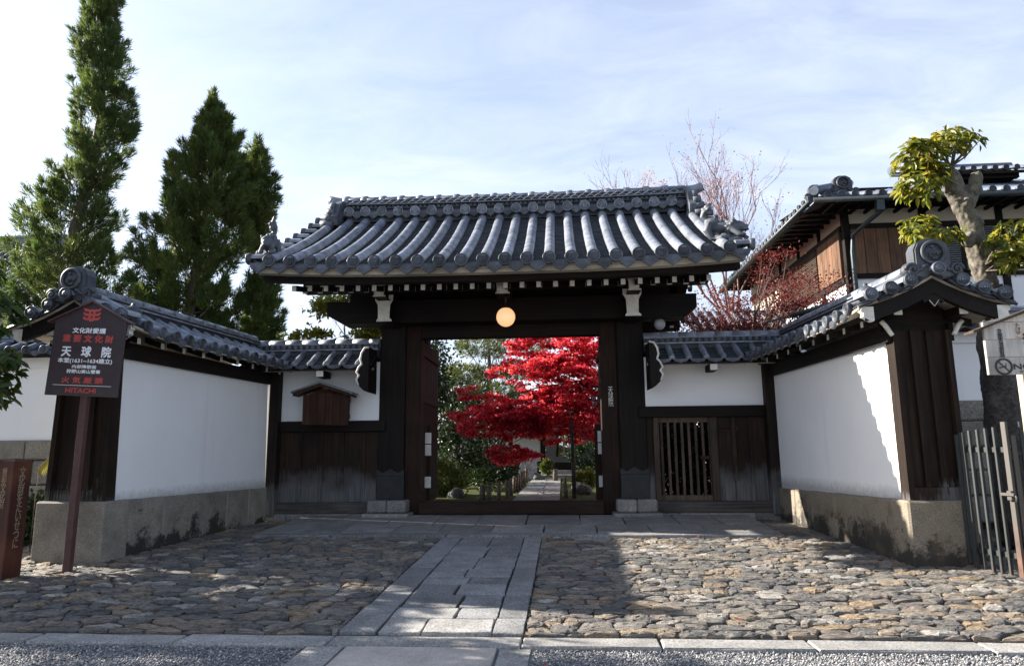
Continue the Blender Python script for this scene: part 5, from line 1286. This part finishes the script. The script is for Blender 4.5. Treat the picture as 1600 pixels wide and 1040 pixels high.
def leafy(name, label, cat, x, y, base, blobs, n, size, asp, mat, seed, trunk=None, group=None, barkmat=None, flat=1.0, parts_name='crown', whorl=0, shell=.75, up=.2, bkn=22, bprob=1.0, bthick=1.0):
    """tree or bush whose crown is many leaves in clumps; blobs = (cx, cy, cz, rx, ry, rz, share)"""
    rng = np.random.default_rng(seed); T = thing(name, label, cat, (x, y, base), group)
    C = []; D = []; segs = []; tot = sum(b[6] for b in blobs)
    for (cx, cy, cz, rx, ry, rz, sh) in blobs:
        m = int(n*sh/tot); k = max(5, int(m/90))
        cc = unit(k, rng)*rng.uniform(.45, 1, (k, 1))**.5*shell; 
        idx = rng.integers(0, k, m); o = cc[idx]+rng.normal(size=(m, 3))*(.20/flat if False else .19)*np.array([1, 1, flat])
        C.append(np.array([cx, cy, cz])+o*np.array([rx, ry, rz])); dd = o/np.linalg.norm(o, axis=1, keepdims=True)+rng.normal(size=(m, 3))*.6+np.array([0, 0, up]); D.append(dd)
        if trunk and rng.random() < bprob:
            for q in range(min(bkn, k)):
                e = np.array([cx, cy, cz])+cc[q]*np.array([rx, ry, rz]); s0 = Vector(trunk[-1][0] if rng.random() < .6 else trunk[max(0, len(trunk)-2)][0]); s0 = np.array(s0)
                mid = (s0+e)/2+rng.normal(size=3)*.08*np.linalg.norm(e-s0); L = np.linalg.norm(e-s0)
                segs.append(([s0, s0*.65+mid*.35, mid, mid*.5+e*.5+rng.normal(size=3)*.03*L, e], [(.03+.006*L)*bthick, .026*bthick, .018*bthick, .012*bthick, .006]))
    C = np.concatenate(C); D = np.concatenate(D)
    if whorl:
        C = np.repeat(C, whorl, 0); ax = np.repeat(D/np.linalg.norm(D, axis=1, keepdims=True), whorl, 0); D = unit(len(C), rng); D = D-ax*np.sum(D*ax, 1, keepdims=True)*.7+ax*.35+np.array([0, 0, -.25])
    if trunk: 
        part('trunk', barkmat or BARK, lambda m: m.tube([p for p, r in trunk], [r for p, r in trunk], 10), T)
        if segs: tubes_obj('branch', segs, barkmat or BARK, T, 5)
    mesh_obj(parts_name, leaves(C, D, size, asp, rng), mat, T); return T

# young yellow-green tree beside the gate, behind the left wing wall
leafy('young_tree', 'thin stemmed yellow-green young tree behind the left wing wall', 'tree', -6.0, 17.5, .2,
      [(-6.0, 17.4, 5.3, .9, .8, .5, 1), (-5.1, 17.6, 4.9, .9, .7, .6, 1.2), (-6.4, 17.3, 4.5, .9, .7, .35, .8), (-4.7, 17.4, 4.4, .8, .7, .5, 1)], 1500, .11, .26, YELG, 31,
      [((-5.8, 17.5, .2), .04), ((-5.75, 17.5, 3), .03), ((-5.7, 17.5, 4.6), .02), ((-5.75, 17.45, 5.6), .01)], None, TWIG, whorl=5, bthick=.3, bkn=6)
# garden trees seen through the gate
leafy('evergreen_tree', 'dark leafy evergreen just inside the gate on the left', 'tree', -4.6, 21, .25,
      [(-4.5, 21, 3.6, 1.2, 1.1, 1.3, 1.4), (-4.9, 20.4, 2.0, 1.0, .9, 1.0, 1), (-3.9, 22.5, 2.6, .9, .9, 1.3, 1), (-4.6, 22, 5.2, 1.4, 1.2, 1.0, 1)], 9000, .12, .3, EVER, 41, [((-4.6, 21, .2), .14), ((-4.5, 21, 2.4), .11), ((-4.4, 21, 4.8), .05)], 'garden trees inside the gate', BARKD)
leafy('evergreen_tree', 'dark shrubby evergreen mass below the pine, left of garden path', 'tree', -3.6, 24, .25,
      [(-3.6, 24, 1.6, 1.1, 1.0, .9, 1), (-3.0, 26.5, 1.4, 1.6, 1.2, .75, 1), (-2.6, 25, 1.15, .8, .8, .5, .7), (-4.3, 26, 3.0, 1.4, 1, 1.6, 1.1)], 9500, .11, .3, EVER, 43, [((-3.6, 24, .2), .1), ((-3.6, 24, 1.2), .06)], 'garden trees inside the gate', BARKD)
def pine(name, label, x, y, base, pads, seed, trunk, group):
    rng = np.random.default_rng(seed); T = thing(name, label, 'tree', (x, y, base), group); C = []; D = []; segs = []
    for (cx, cy, cz, rx, rz, k) in pads:
        o = unit(k, rng)*rng.uniform(.2, 1, (k, 1))**.4; C.append(np.array([cx, cy, cz])+o*np.array([rx, rx*.8, rz])); D.append(o*np.array([.6, .6, .3])+np.array([0, 0, .7]))
        for q in range(4): s = np.array(trunk[rng.integers(1, len(trunk))][0]); e = C[-1][q]; segs.append(([s, (s+e)/2+np.array([0, 0, -.1]), e], [.022, .016, .008]))
    part('trunk', BARKP, lambda m: m.tube([p for p, r in trunk], [r for p, r in trunk], 9), T); tubes_obj('branch', segs, BARK, T, 4)
    C = np.concatenate(C); D = np.concatenate(D); mesh_obj('crown', blades(C, D, 14, .20, .012, .7, rng), PINE, T); return T
pine('pine_tree', 'pale yellow-green pine behind the red maple through the gate', -3.0, 27, .25,
     [(-3.0, 27, 5.6, 1.3, .5, 330), (-1.8, 27.5, 4.7, 1.2, .4, 300), (-3.8, 27, 4.5, 1.0, .45, 260), (-2.6, 26.5, 3.7, 1.3, .4, 330), (-3.9, 26.5, 3.1, .8, .4, 180), (-1.2, 28, 5.8, 1.0, .4, 240), (-2.4, 27, 6.6, 1.1, .5, 240), (-3.2, 27, 2.6, 1.0, .35, 200)], 51,
     [((-3.0, 27, .2), .13), ((-3.05, 27, 2.5), .11), ((-2.85, 27, 4.5), .08), ((-2.9, 27, 6.2), .04)], 'garden trees inside the gate')
mr = random.Random(17); mblobs = []
for (cx, cy, cz, rx, rz, k) in ((.6, 20.6, 4.6, 2.0, .9, 26), (-.6, 20.3, 3.8, 1.1, .6, 12), (1.0, 20.8, 3.7, 1.3, .8, 16), (-1.2, 20.1, 2.8, 1.4, .45, 12), (.5, 20.2, 2.8, 1.2, .6, 15), (-2.0, 19.9, 2.35, .9, .3, 9), (-1.75, 19.7, 1.75, .5, .4, 6), (.2, 20.1, 2.2, 1.0, .3, 8), (2.4, 21, 4.6, 1.3, 1.0, 10), (-1.1, 20, 2.45, .8, .4, 12), (-.3, 20.2, 3.2, .7, .4, 7)):
    for q in range(k): mblobs.append((cx+mr.uniform(-1, 1)*rx, cy+mr.uniform(-.9, .9), cz+mr.uniform(-1, 1)*rz, mr.uniform(.35, .75), mr.uniform(.35, .7), mr.uniform(.13, .28), mr.uniform(.6, 1.2)))
# the red maple: flat layered sprays on spreading limbs
leafy('red_maple', 'brilliant crimson maple spreading over the path inside the gate', 'tree', 2.4, 21.2, .25,
      mblobs,
      74000, .08, .42, MAPLE, 61, [((2.4, 21.2, .2), .17), ((2.2, 21.1, 1.6), .14), ((1.7, 20.9, 2.9), .10), ((1.2, 20.8, 3.7), .07)], None, BARKD, flat=.7, shell=1, up=-.15, bkn=1, bprob=.4)
# rusty maple right of the gate and the bare-twigged maples above the roof
leafy('rusty_maple', 'half bare rusty red maple between gate roof and brown house', 'tree', 4.6, 18.2, .25,
      [(4.4, 18, 4.3, 1.3, 1.0, .5, 1.3), (3.9, 18.2, 4.5, .9, .8, .5, 1.0), (5.3, 17.6, 5.0, 1.1, 1.0, .5, 1.1), (6.1, 16.9, 5.2, 1.0, .9, .6, 1.2), (4.0, 18.3, 5.2, .9, .9, .55, .9), (6.3, 16.2, 4.7, .9, .6, .35, .9), (5.6, 17.4, 6.0, .9, .9, .5, .55), (5.0, 17.2, 4.3, 1.2, .8, .4, 1.2)],
      17000, .05, .42, MAPLEO, 71, [((4.6, 18.2, .2), .16), ((4.7, 18.1, 2.2), .12), ((4.9, 17.9, 3.6), .07)], None, TWIG, shell=.95, bkn=14)
def bare(name, label, x, y, base, h, seed, nleaf, leafmat, dirs, group, spot=None):
    rng = np.random.default_rng(seed); T = thing(name, label, 'tree', (x, y, base), group); segs = []; tips = []
    segs.append(([Vector((x, y, base)), Vector((x+.05, y, base+h*.5)), Vector((x, y, base+h))], [.16, .13, .10]))
    for (d, L) in dirs: branchy(Vector((x, y, base+h*rng.uniform(.75, 1))), d, L, .05, 5, rng, segs, tips, .3, (2, 3), .29, .70, .33, .0046)
    tubes_obj('branches', segs, TWIGP, T, 5)
    if nleaf:
        pts = np.array([list(t[0]) for t in tips]); 
        if spot: 
            w = np.exp(-(((pts-np.array(spot[:3]))/spot[3])**2).sum(1)); w = w/w.sum()+.15/len(w); w /= w.sum(); idx = rng.choice(len(pts), nleaf, p=w)
        else: idx = rng.integers(0, len(pts), nleaf)
        C = pts[idx]+rng.normal(size=(nleaf, 3))*.16; mesh_obj('leaves', leaves(C, rng.normal(size=(nleaf, 3))+np.array([0, 0, -.4]), .06, .4, rng), leafmat, T)
    return T
bare('bare_tree', 'leafless twiggy tree with a few orange leaves above the ridge', 3.1, 25, .25, 7.5, 81, 420, YELG if False else m_leaf('orange_leaves', [(.25, .08, .03), (.4, .15, .05), (.45, .22, .09)], .4), [((-1.1, 0, 1), 2.2), ((.8, 0, 1), 2.2), ((.1, 0, 1), 2.1), ((.55, .1, .9), 1.8), ((-.35, .1, 1), 1.9), ((.3, 0, 1), 1.9)], 'bare trees behind the gate roof', (3.6, 25, 11.6, .6))
bare('bare_tree', 'leafless pale branched tree fanning between gate and brown house', 5.8, 23.5, .25, 5.7, 84, 900, m_leaf('pink_leaves', [(.25, .08, .08), (.38, .16, .15)], .4), [((-.6, 0, 1), 2.6), ((-.2, 0, 1), 2.9), ((.2, 0, 1), 2.6), ((-.6, -.2, .6), 2.4), ((.1, -.3, 1), 2.2), ((.3, 0, .9), 2.2), ((-.3, 0, 1), 2.4)], 'bare trees behind the gate roof')

# pollarded broad-leaved tree over the right wall
T = thing('pollarded_tree', 'pollarded tree with thick pale trunk and leafy tufts over right wall', 'tree', (6.45, 10.6, .2))
m = MB(); m.tube([(6.62, 10.8, 3.9), (6.47, 10.7, 4.5), (6.40, 10.66, 4.85), (6.30, 10.62, 5.15), (6.18, 10.6, 5.5), (6.12, 10.6, 5.82)], [.155, .14, .145, .125, .135, .12], 14); m.tube([(6.28, 10.6, 5.2), (6.44, 10.55, 5.5), (6.50, 10.55, 5.74)], [.13, .10, .085], 10)
for e in ((6.28, 10.5, 4.70, .11), (6.23, 10.5, 4.63, .09), (6.44, 10.56, 4.95, .08), (6.12, 10.52, 5.5, .09), (6.3, 10.5, 5.28, .08)): m.ell(e[:3], (e[3], e[3]*.9, e[3]*1.2))
m.tube([(6.12, 10.6, 5.68), (5.9, 10.55, 5.84), (5.65, 10.5, 5.9), (5.3, 10.5, 6.0)], [.10, .075, .05, .025], 8)
me = roughen(statue(m, 'trunk', BARKP, (0, 0, 0), .022), .028, 5.5, .6); o = place('trunk', me, Matrix.Identity(4), T)
m = MB(); m.tube([(6.50, 10.6, .2), (6.46, 10.6, 1.4), (6.48, 10.62, 2.4), (6.53, 10.7, 3.3), (6.62, 10.8, 3.98)], [.29, .25, .225, .21, .21], 12); m.ell((6.27, 10.5, 2.2), (.07, .08, .16)); m.ell((6.28, 10.5, 1.9), (.08, .08, .2))
place('lower_trunk', roughen(statue(m, 'lower_trunk', BARKD, (0, 0, 0), .03), .035, 5, .5), Matrix.Identity(4), T)
rng = np.random.default_rng(91)
tw = []
def tuft(cx, cy, cz, rx, ry, rz, k, nm, mat, anchor):
    k = int(k*1.35)
    o = unit(k, rng)*rng.uniform(.25, 1, (k, 1))**.5; C = np.array([cx, cy, cz])+o*np.array([rx, ry, rz]); per = 8
    for q in range(0, k, 3): e = C[q]; a = np.array(anchor); tw.append(([a, (a+e)/2+np.array([0, 0, -.05]), e], [.02, .014, .006]))
    ax = np.repeat(o*.7+np.array([0, -.1, .45]), per, 0); ax /= np.linalg.norm(ax, axis=1, keepdims=True); D = unit(k*per, rng); D = D-ax*np.sum(D*ax, 1, keepdims=True)*.8+ax*.25+np.array([0, 0, -.35])
    C2 = np.repeat(C, per, 0)+rng.normal(size=(k*per, 3))*.025; d = D/np.linalg.norm(D, axis=1, keepdims=True); s = np.cross(d, ax); s /= np.linalg.norm(s, axis=1, keepdims=True)+1e-9
    L = rng.uniform(.11, .19, (k*per, 1)); w = L*.19; up_ = np.cross(s, d)*L*.10
    V = []
    for sg in (1, -1): V.append(np.stack([C2, C2+d*L*.4+s*w*sg+up_, C2+d*L*.75+s*w*.8*sg+up_*.6, C2+d*L-np.array([0, 0, .02])], 1))
    return np.concatenate(V).reshape(-1, 3)
Vs = [tuft(*a[:7], None, None, a[8]) for a in ((5.55, 10.3, 5.98, .42, .4, .22, 34, 0, (5.9, 10.5, 5.85)), (6.05, 10.3, 6.2, .42, .35, .14, 20, 0, (6.1, 10.5, 5.85)), (5.5, 10.3, 5.5, .28, .3, .25, 22, 0, (5.7, 10.5, 5.85)), (5.72, 10.4, 5.75, .3, .3, .18, 16, 0, (5.8, 10.5, 5.85)),
      (5.35, 10.2, 4.78, .25, .3, .14, 12, 0, (6.1, 10.5, 4.75)), (5.65, 10.2, 4.7, .3, .3, .12, 10, 0, (6.1, 10.5, 4.75)), (6.75, 10.0, 4.55, .5, .4, .30, 46, 0, (6.5, 10.6, 4.3)), (7.25, 10.1, 4.7, .5, .4, .42, 44, 0, (6.6, 10.6, 4.4)), (6.6, 9.9, 4.3, .35, .35, .2, 18, 0, (6.5, 10.6, 4.2)), (7.3, 10.2, 4.35, .4, .3, .25, 20, 0, (6.6, 10.6, 4.2)), (6.3, 10.1, 3.3, .25, .2, .12, 5, 0, (6.5, 10.6, 3.2)))]
mesh_obj('crown', np.concatenate(Vs), BROAD, T); tubes_obj('branch', tw, BARK, T, 4)
# leaning street tree at the left: only its drooping edge shows
tw = []; T = thing('street_tree', 'drooping leafy branch end of a tree at the left edge', 'tree', (-8.4, 7.1, .05))
part('trunk', BARK, lambda m: m.tube([(-8.4, 7.1, -.1), (-8.35, 7.1, 1.6), (-8.2, 7.1, 3.0), (-7.9, 7.0, 4.2)], [.17, .14, .11, .06], 10), T)
Vs = [tuft(*a) for a in ((-6.35, 6.95, 3.15, .35, .4, .28, 26, 0, 0, (-7.9, 7, 3.9)), (-6.2, 6.9, 2.55, .32, .35, .25, 26, 0, 0, (-7.9, 7, 3.4)), (-6.15, 6.9, 2.25, .2, .25, .12, 10, 0, 0, (-7.0, 7, 2.8)), (-7.2, 7.1, 3.6, .8, .8, .7, 70, 0, 0, (-8.0, 7, 3.6)), (-8.4, 7.2, 4.4, 1.2, 1.1, .8, 90, 0, 0, (-8.0, 7, 3.9)), (-9.3, 7.4, 3.5, 1.0, 1.0, .9, 80, 0, 0, (-8.2, 7, 3.2)), (-7.8, 6.3, 3.2, .9, .7, .7, 60, 0, 0, (-8.2, 7, 3.2)), (-8.7, 8.2, 2.9, .8, .6, .7, 70, 0, 0, (-8.2, 7, 3.0)), (-9.3, 8.3, 3.2, .9, .9, .9, 150, 0, 0, (-8.2, 7, 3.0)), (-9.6, 9.6, 3.1, .9, .9, 1.0, 130, 0, 0, (-8.4, 7, 3.0)), (-9.4, 7.6, 2.3, .8, .7, .7, 150, 0, 0, (-8.2, 7, 2.6)), (-9.5, 8.7, 2.2, .8, .8, .6, 150, 0, 0, (-8.2, 7, 2.6)), (-9.4, 8.9, 3.7, .7, .7, .5, 90, 0, 0, (-8.2, 7, 3.6)))]
mesh_obj('crown', np.concatenate(Vs), BROADL, T); tubes_obj('branch', tw, BARK, T, 4)
# shrubs, fern and dark planting by the left street wall
leafy('shrub', 'dark shaded shrub at the foot of the left street wall', 'shrub', -8.2, 10.9, .05, [(-8.3, 10.9, .55, .7, .5, .55, 1), (-7.75, 10.6, .35, .35, .4, .4, .6), (-9.2, 10.9, .6, .7, .5, .6, .8)], 2600, .09, .35, EVER, 101)
F_ = thing('fern', 'single sunlit yellow fern frond between marker post and wall end', 'fern', (-7.75, 10.2, .9)); rng = np.random.default_rng(7)
V = []
for fr in range(1):
    for k in range(26):
        t = k/25; p = np.array([-7.95+.52*t-.05, 10.1, 1.38+.32*math.sin(t*1.9)+.0]); w = .10*(1-.7*t)+.02
        for q in (-1, 1): d = np.array([.25, .35*q, -.8]); d /= np.linalg.norm(d); V.append(np.array([p, p+d*w*.5+np.array([.02, 0, 0]), p+d*w*1.4, p+d*w*.5-np.array([.02, 0, 0])]))
mesh_obj('frond', np.concatenate(V), FERN, F_)
part('stem', TWIG, lambda m: m.tube([(-7.95-.05+.52*t, 10.1, 1.38+.32*math.sin(t*1.9)) for t in (0, .25, .5, .75, 1)]+[], .006, 5), F_); part('stem_base', TWIG, lambda m: m.tube([(-8.1, 10.2, .1), (-8.06, 10.15, .9), (-8.0, 10.1, 1.38)], .008, 5), F_)
for (x, y, z, rx, ry, rz, lab) in ((-8.0, 11.35, .35, .5, .3, .5, 'mossy boulder under the left street wall behind the fern'), (-8.8, 11.2, .3, .45, .3, .4, 'dark boulder at far left under the street wall')):
    m = MB(); rr = random.Random(x)
    for q in range(7): m.ell((x+rr.uniform(-.5, .5)*rx, y+rr.uniform(-.4, .4)*ry, z+rr.uniform(-.4, .4)*rz), (rx*.6, ry*.6, rz*.55), 9, 7)
    me = statue(m, 'boulder', ROCK, (x, y, 0), .05); o = bpy.data.objects.new('boulder', me); COL.objects.link(o); o.location = (x, y, 0); tag(o, lab, 'rock', 'rocks in the planting')

# ------------------------------------------------------------------ inside the garden
bl = ['round green bush at the left inside the gate', 'leafy bush right beside the tall standing stone', 'clipped round bush behind the thin maple prop', 'golden clipped round bush right of the garden path', 'dark mounded bush at the end of the left stakes']
for i, (x, y, rx, rz, z, mat, n) in enumerate(((-3.5, 20.2, .75, .55, .75, BUSH, 3600), (-.72, 31, .36, .36, .72, BUSH, 1500), (.85, 27, .7, .5, 1.35, EVER, 2000), (.65, 21.6, .36, .33, .60, BUSH, 1800), (-2.3, 22.6, .8, .45, .6, EVER, 2200))):
    leafy('bush', bl[i], 'bush', x, y, .25, [(x, y, z, rx, rx*.9, rz, 1)], n, .085, .35, mat, 120+i, group='bushes in the garden', shell=.8, parts_name='foliage')
ORD = 'first second third fourth fifth sixth seventh eighth ninth tenth eleventh'.split()
k = 0
stk = [(-2.18, 18.6, .62, .16), (-1.98, 18.6, .62, .14), (-1.72, 18.45, .74, .11), (-1.56, 19.4, .74, .11), (-1.52, 20.3, .76, .11), (-1.50, 21.2, .8, .11), (-1.48, 22.2, .8, .11), (-1.46, 23.3, .8, .11), (-1.46, 24.6, .85, .11), (-1.46, 26.0, .85, .11), (-1.46, 27.6, .9, .11), (.07, 19.4, .55, .12), (.05, 21.8, .75, .11), (-.32, 28.5, .8, .2)]
me = None
for (x, y, h, w) in stk:
    rr = random.Random(k); k += 1
    m = MB(); h *= .62; m.tube([(0, 0, 0), (rr.uniform(-.02, .02), 0, h*.6), (rr.uniform(-.02, .02), 0, h), (rr.uniform(-.02, .02), 0, h+.02)], [w*.52, w*.5, w*.48, w*.3], 9)
    o = bpy.data.objects.new('path_stake', m.mesh('path_stake', BARK)); COL.objects.link(o); o.location = (x, y, .25); tag(o, (ORD[k-1]+' short wooden stake from the gate along left edge of garden path' if k <= 11 else ('low stub stake', 'dark slim stake', 'broad far stake')[k-12]+' on right edge of garden path'), 'stake', 'stakes edging the garden path')
m = MB(); rr = random.Random(4); m.tube([(-1.55, 30, .2), (-1.5, 30, .8), (-1.42, 30, 1.3), (-1.48, 30, 1.55), (-1.52, 30, 1.68)], [.42, .40, .30, .17, .05], 9, True, None, False)
for q in range(10): m.ell((-1.5+rr.uniform(-.25, .25), 29.85, rr.uniform(.3, 1.2)), (.14, .12, .22), 7, 6)
o = bpy.data.objects.new('standing_stone', statue(m, 'standing_stone', m_stone('pale_rock', (.16, .165, .17), (.42, .42, .42), 10, sb=.8), (-1.5, 30, 0), .045)); COL.objects.link(o); o.location = (-1.5, 30, 0); tag(o, 'tall pale standing stone beside the garden path', 'rock', 'rocks in the garden')
for (x, y, r, lab) in ((-3.0, 19.3, .26, 'low dark rock under the round green bush'), (-1.0, 29.2, .3, 'small grey rock at the foot of the standing stone'), (.55, 20.6, .3, 'brown squat rock below the golden clipped bush')):
    m = MB(); rr = random.Random(x)
    for q in range(6): m.ell((rr.uniform(-.5, .5)*r, rr.uniform(-.4, .4)*r, .3*r+rr.uniform(-.1, .4)*r), (r*.65, r*.6, r*.6), 9, 7)
    o = bpy.data.objects.new('rock', statue(m, 'rock', ROCK, (0, 0, 0), .035)); COL.objects.link(o); o.location = (x, y, .25); tag(o, lab, 'rock', 'rocks in the garden')
pr = thing('maple_prop', 'thin dark pole propping up the red maple branch', 'pole', (.29, 19.2, .25)); part('pole', BARKD, lambda m: m.tube([(.29, 19.2, .2), (.28, 19.2, 1.4), (.23, 19.2, 2.6)], [.06, .055, .05], 8), pr); part('tie', TWIG, lambda m: m.tube([(.24, 19.2, 2.28), (.24, 19.2, 2.36)], [.065, .065], 8), pr)
# notice posts with white plates by each door leaf
for (x, w, lab) in ((-2.86, .07, 'thin post with white plates against the left door leaf'), (.74, .14, 'dark post with white plates against the right door leaf')):
    Nn = thing('notice_post', lab, 'post', (x, 14.6, .3), 'notice posts by the door leaves')
    part('post', RED, lambda m: m.cbox(x-w/2, x+w/2, 14.6, 14.66, .3, 2.1, .006), Nn)
    xo = x+.0 if w < .1 else x+.06
    for z0, z1 in ((1.72, 1.95), (1.47, 1.70), (.80, 1.03)): part('plate', PLATE, lambda m: m.cbox(xo-.065, xo+.065, 14.57, 14.598, z0, z1, .004), Nn)
# far wall and the entrance hall with its arched window
GW = thing('garden_wall', 'white garden wall with tiled coping left of the arched window', 'wall', (-3.2, 34, .25))
Pg = lambda n, mat, fn, parent=GW, **k: part(n, mat, fn, parent, **k)
Pg('plaster', PLASTER, lambda m: m.box(-6.5, -.9, 34, 34.3, .9, 2.3)); Pg('base', EARTH, lambda m: m.box(-6.5, -.9, 33.98, 34.3, .2, .9)); 
for x in (-4.1, -2.55, -1.0): Pg('post', DARK, lambda m: m.box(x-.09, x+.09, 33.93, 33.998, .25, 2.35))
Pg('rail', DARKX, lambda m: m.box(-6.5, -.9, 33.94, 33.996, .86, .96))
GS = Slope(frame((-3.7, 33.6, 2.35), (1, 0, 0), (0, 1, 0)), -2.9, 2.9, .6, .3, .9); us = [-2.8+.29*k for k in range(20)]
GS.deck(GW, DARKX, -2.9, 2.9, .05, 2, 'roof_deck', 0, 1, -.02); GS.pans(GW, [-2.9]+us+[2.9], 2, TILED, .03); GS.tubes(GW, us, .07, .6, TILE); GS.discs(GW, us, .085, TILEF)
HH = thing('entrance_hall', 'shaded entrance hall with an arched bell window at path end', 'hall', (1.2, 33, .25))
Ph = lambda n, mat, fn, parent=HH, **k: part(n, mat, fn, parent, **k)
def arch(sc): 
    P = [(-.55, 0), (-.50, .55), (-.52, .8), (-.44, 1.05), (-.28, 1.22), (-.1, 1.27), (0, 1.36), (.1, 1.27), (.28, 1.22), (.44, 1.05), (.52, .8), (.50, .55), (.55, 0)]
    return [(.28+x*sc, 1.22+z*sc) for x, z in P]
SHADEPL = plaster('shade_grey_plaster', (.10, .105, .11))  # the hall wall's shade is put into this darker base colour
def wallhole(m):
    A_ = arch(1.0); n = len(A_); Bo = [(-.78, 1.22), (-.78, 1.9), (-.78, 2.2), (-.78, 2.6), (-.5, 3.2), (0, 3.2), (.28, 3.2), (.6, 3.2), (1.1, 3.2), (1.4, 2.6), (1.4, 2.2), (1.4, 1.9), (1.4, 1.22)]
    v = [(x, 32.5, z) for x, z in A_]+[(x, 32.5, z) for x, z in Bo]+[(x, 32.65, z) for x, z in A_]
    m.add(v, [(i, i+1, n+i+1, n+i) for i in range(n-1)]+[(i, 2*n+i, 2*n+i+1, i+1) for i in range(n-1)])
    m.box(-.78, 1.4, 32.5, 32.65, .95, 1.218)
Ph('wall', SHADEPL, wallhole); Ph('wainscot', DARKX, lambda m: m.box(-.78, 1.4, 32.46, 32.62, .25, .948)); Ph('side_post', DARK, lambda m: m.box(-1.0, -.8, 32.4, 32.7, .25, 3.3)); Ph('side_post', DARK, lambda m: m.box(1.41, 1.6, 32.4, 32.7, .25, 3.3))
Ph('window_frame', DARK, lambda m: m.tube([(x, 32.47, z) for x, z in arch(1.0)], .05, 6)); Ph('back_post', PALEW, lambda m: (m.box(.0, .09, 33.6, 33.7, .3, 3), m.box(.62, .68, 33.6, 33.7, .3, 3)))
Ph('step', PLAT, lambda m: m.cbox(-1.2, 1.8, 31.3, 32.3, .25, .42, .02)); Ph('step', PLAT, lambda m: m.cbox(-1.0, 1.6, 31.9, 32.44, .421, .60, .02))
ES = Slope(frame((.9, 31.0, 3.15), (1, 0, 0), (0, 1, 0)), -2.6, 2.6, 2.2, 1.1, .8); us = [-2.5+.3*k for k in range(17)]
ES.deck(HH, DARKX, -2.6, 2.6, .12, 3, 'roof_deck', 0, 1, -.03); ES.pans(HH, [-2.6]+us+[2.6], 6, TILED, .03); ES.tubes(HH, us, .07, .8, TILE); ES.discs(HH, us, .085, TILEF)
leafy('backdrop_tree', 'sunlit green tree beyond the arched window', 'tree', .4, 38.5, .25, [(.4, 38.5, 1.8, 1.8, 1, 1.3, 1), (-3.5, 39, 2.6, 2.2, 1, 1.2, 1)], 3500, .16, .35, BUSH, 140, [((.4, 38.5, .2), .1), ((.4, 38.5, 1.5), .06)], 'garden trees inside the gate', BARK)
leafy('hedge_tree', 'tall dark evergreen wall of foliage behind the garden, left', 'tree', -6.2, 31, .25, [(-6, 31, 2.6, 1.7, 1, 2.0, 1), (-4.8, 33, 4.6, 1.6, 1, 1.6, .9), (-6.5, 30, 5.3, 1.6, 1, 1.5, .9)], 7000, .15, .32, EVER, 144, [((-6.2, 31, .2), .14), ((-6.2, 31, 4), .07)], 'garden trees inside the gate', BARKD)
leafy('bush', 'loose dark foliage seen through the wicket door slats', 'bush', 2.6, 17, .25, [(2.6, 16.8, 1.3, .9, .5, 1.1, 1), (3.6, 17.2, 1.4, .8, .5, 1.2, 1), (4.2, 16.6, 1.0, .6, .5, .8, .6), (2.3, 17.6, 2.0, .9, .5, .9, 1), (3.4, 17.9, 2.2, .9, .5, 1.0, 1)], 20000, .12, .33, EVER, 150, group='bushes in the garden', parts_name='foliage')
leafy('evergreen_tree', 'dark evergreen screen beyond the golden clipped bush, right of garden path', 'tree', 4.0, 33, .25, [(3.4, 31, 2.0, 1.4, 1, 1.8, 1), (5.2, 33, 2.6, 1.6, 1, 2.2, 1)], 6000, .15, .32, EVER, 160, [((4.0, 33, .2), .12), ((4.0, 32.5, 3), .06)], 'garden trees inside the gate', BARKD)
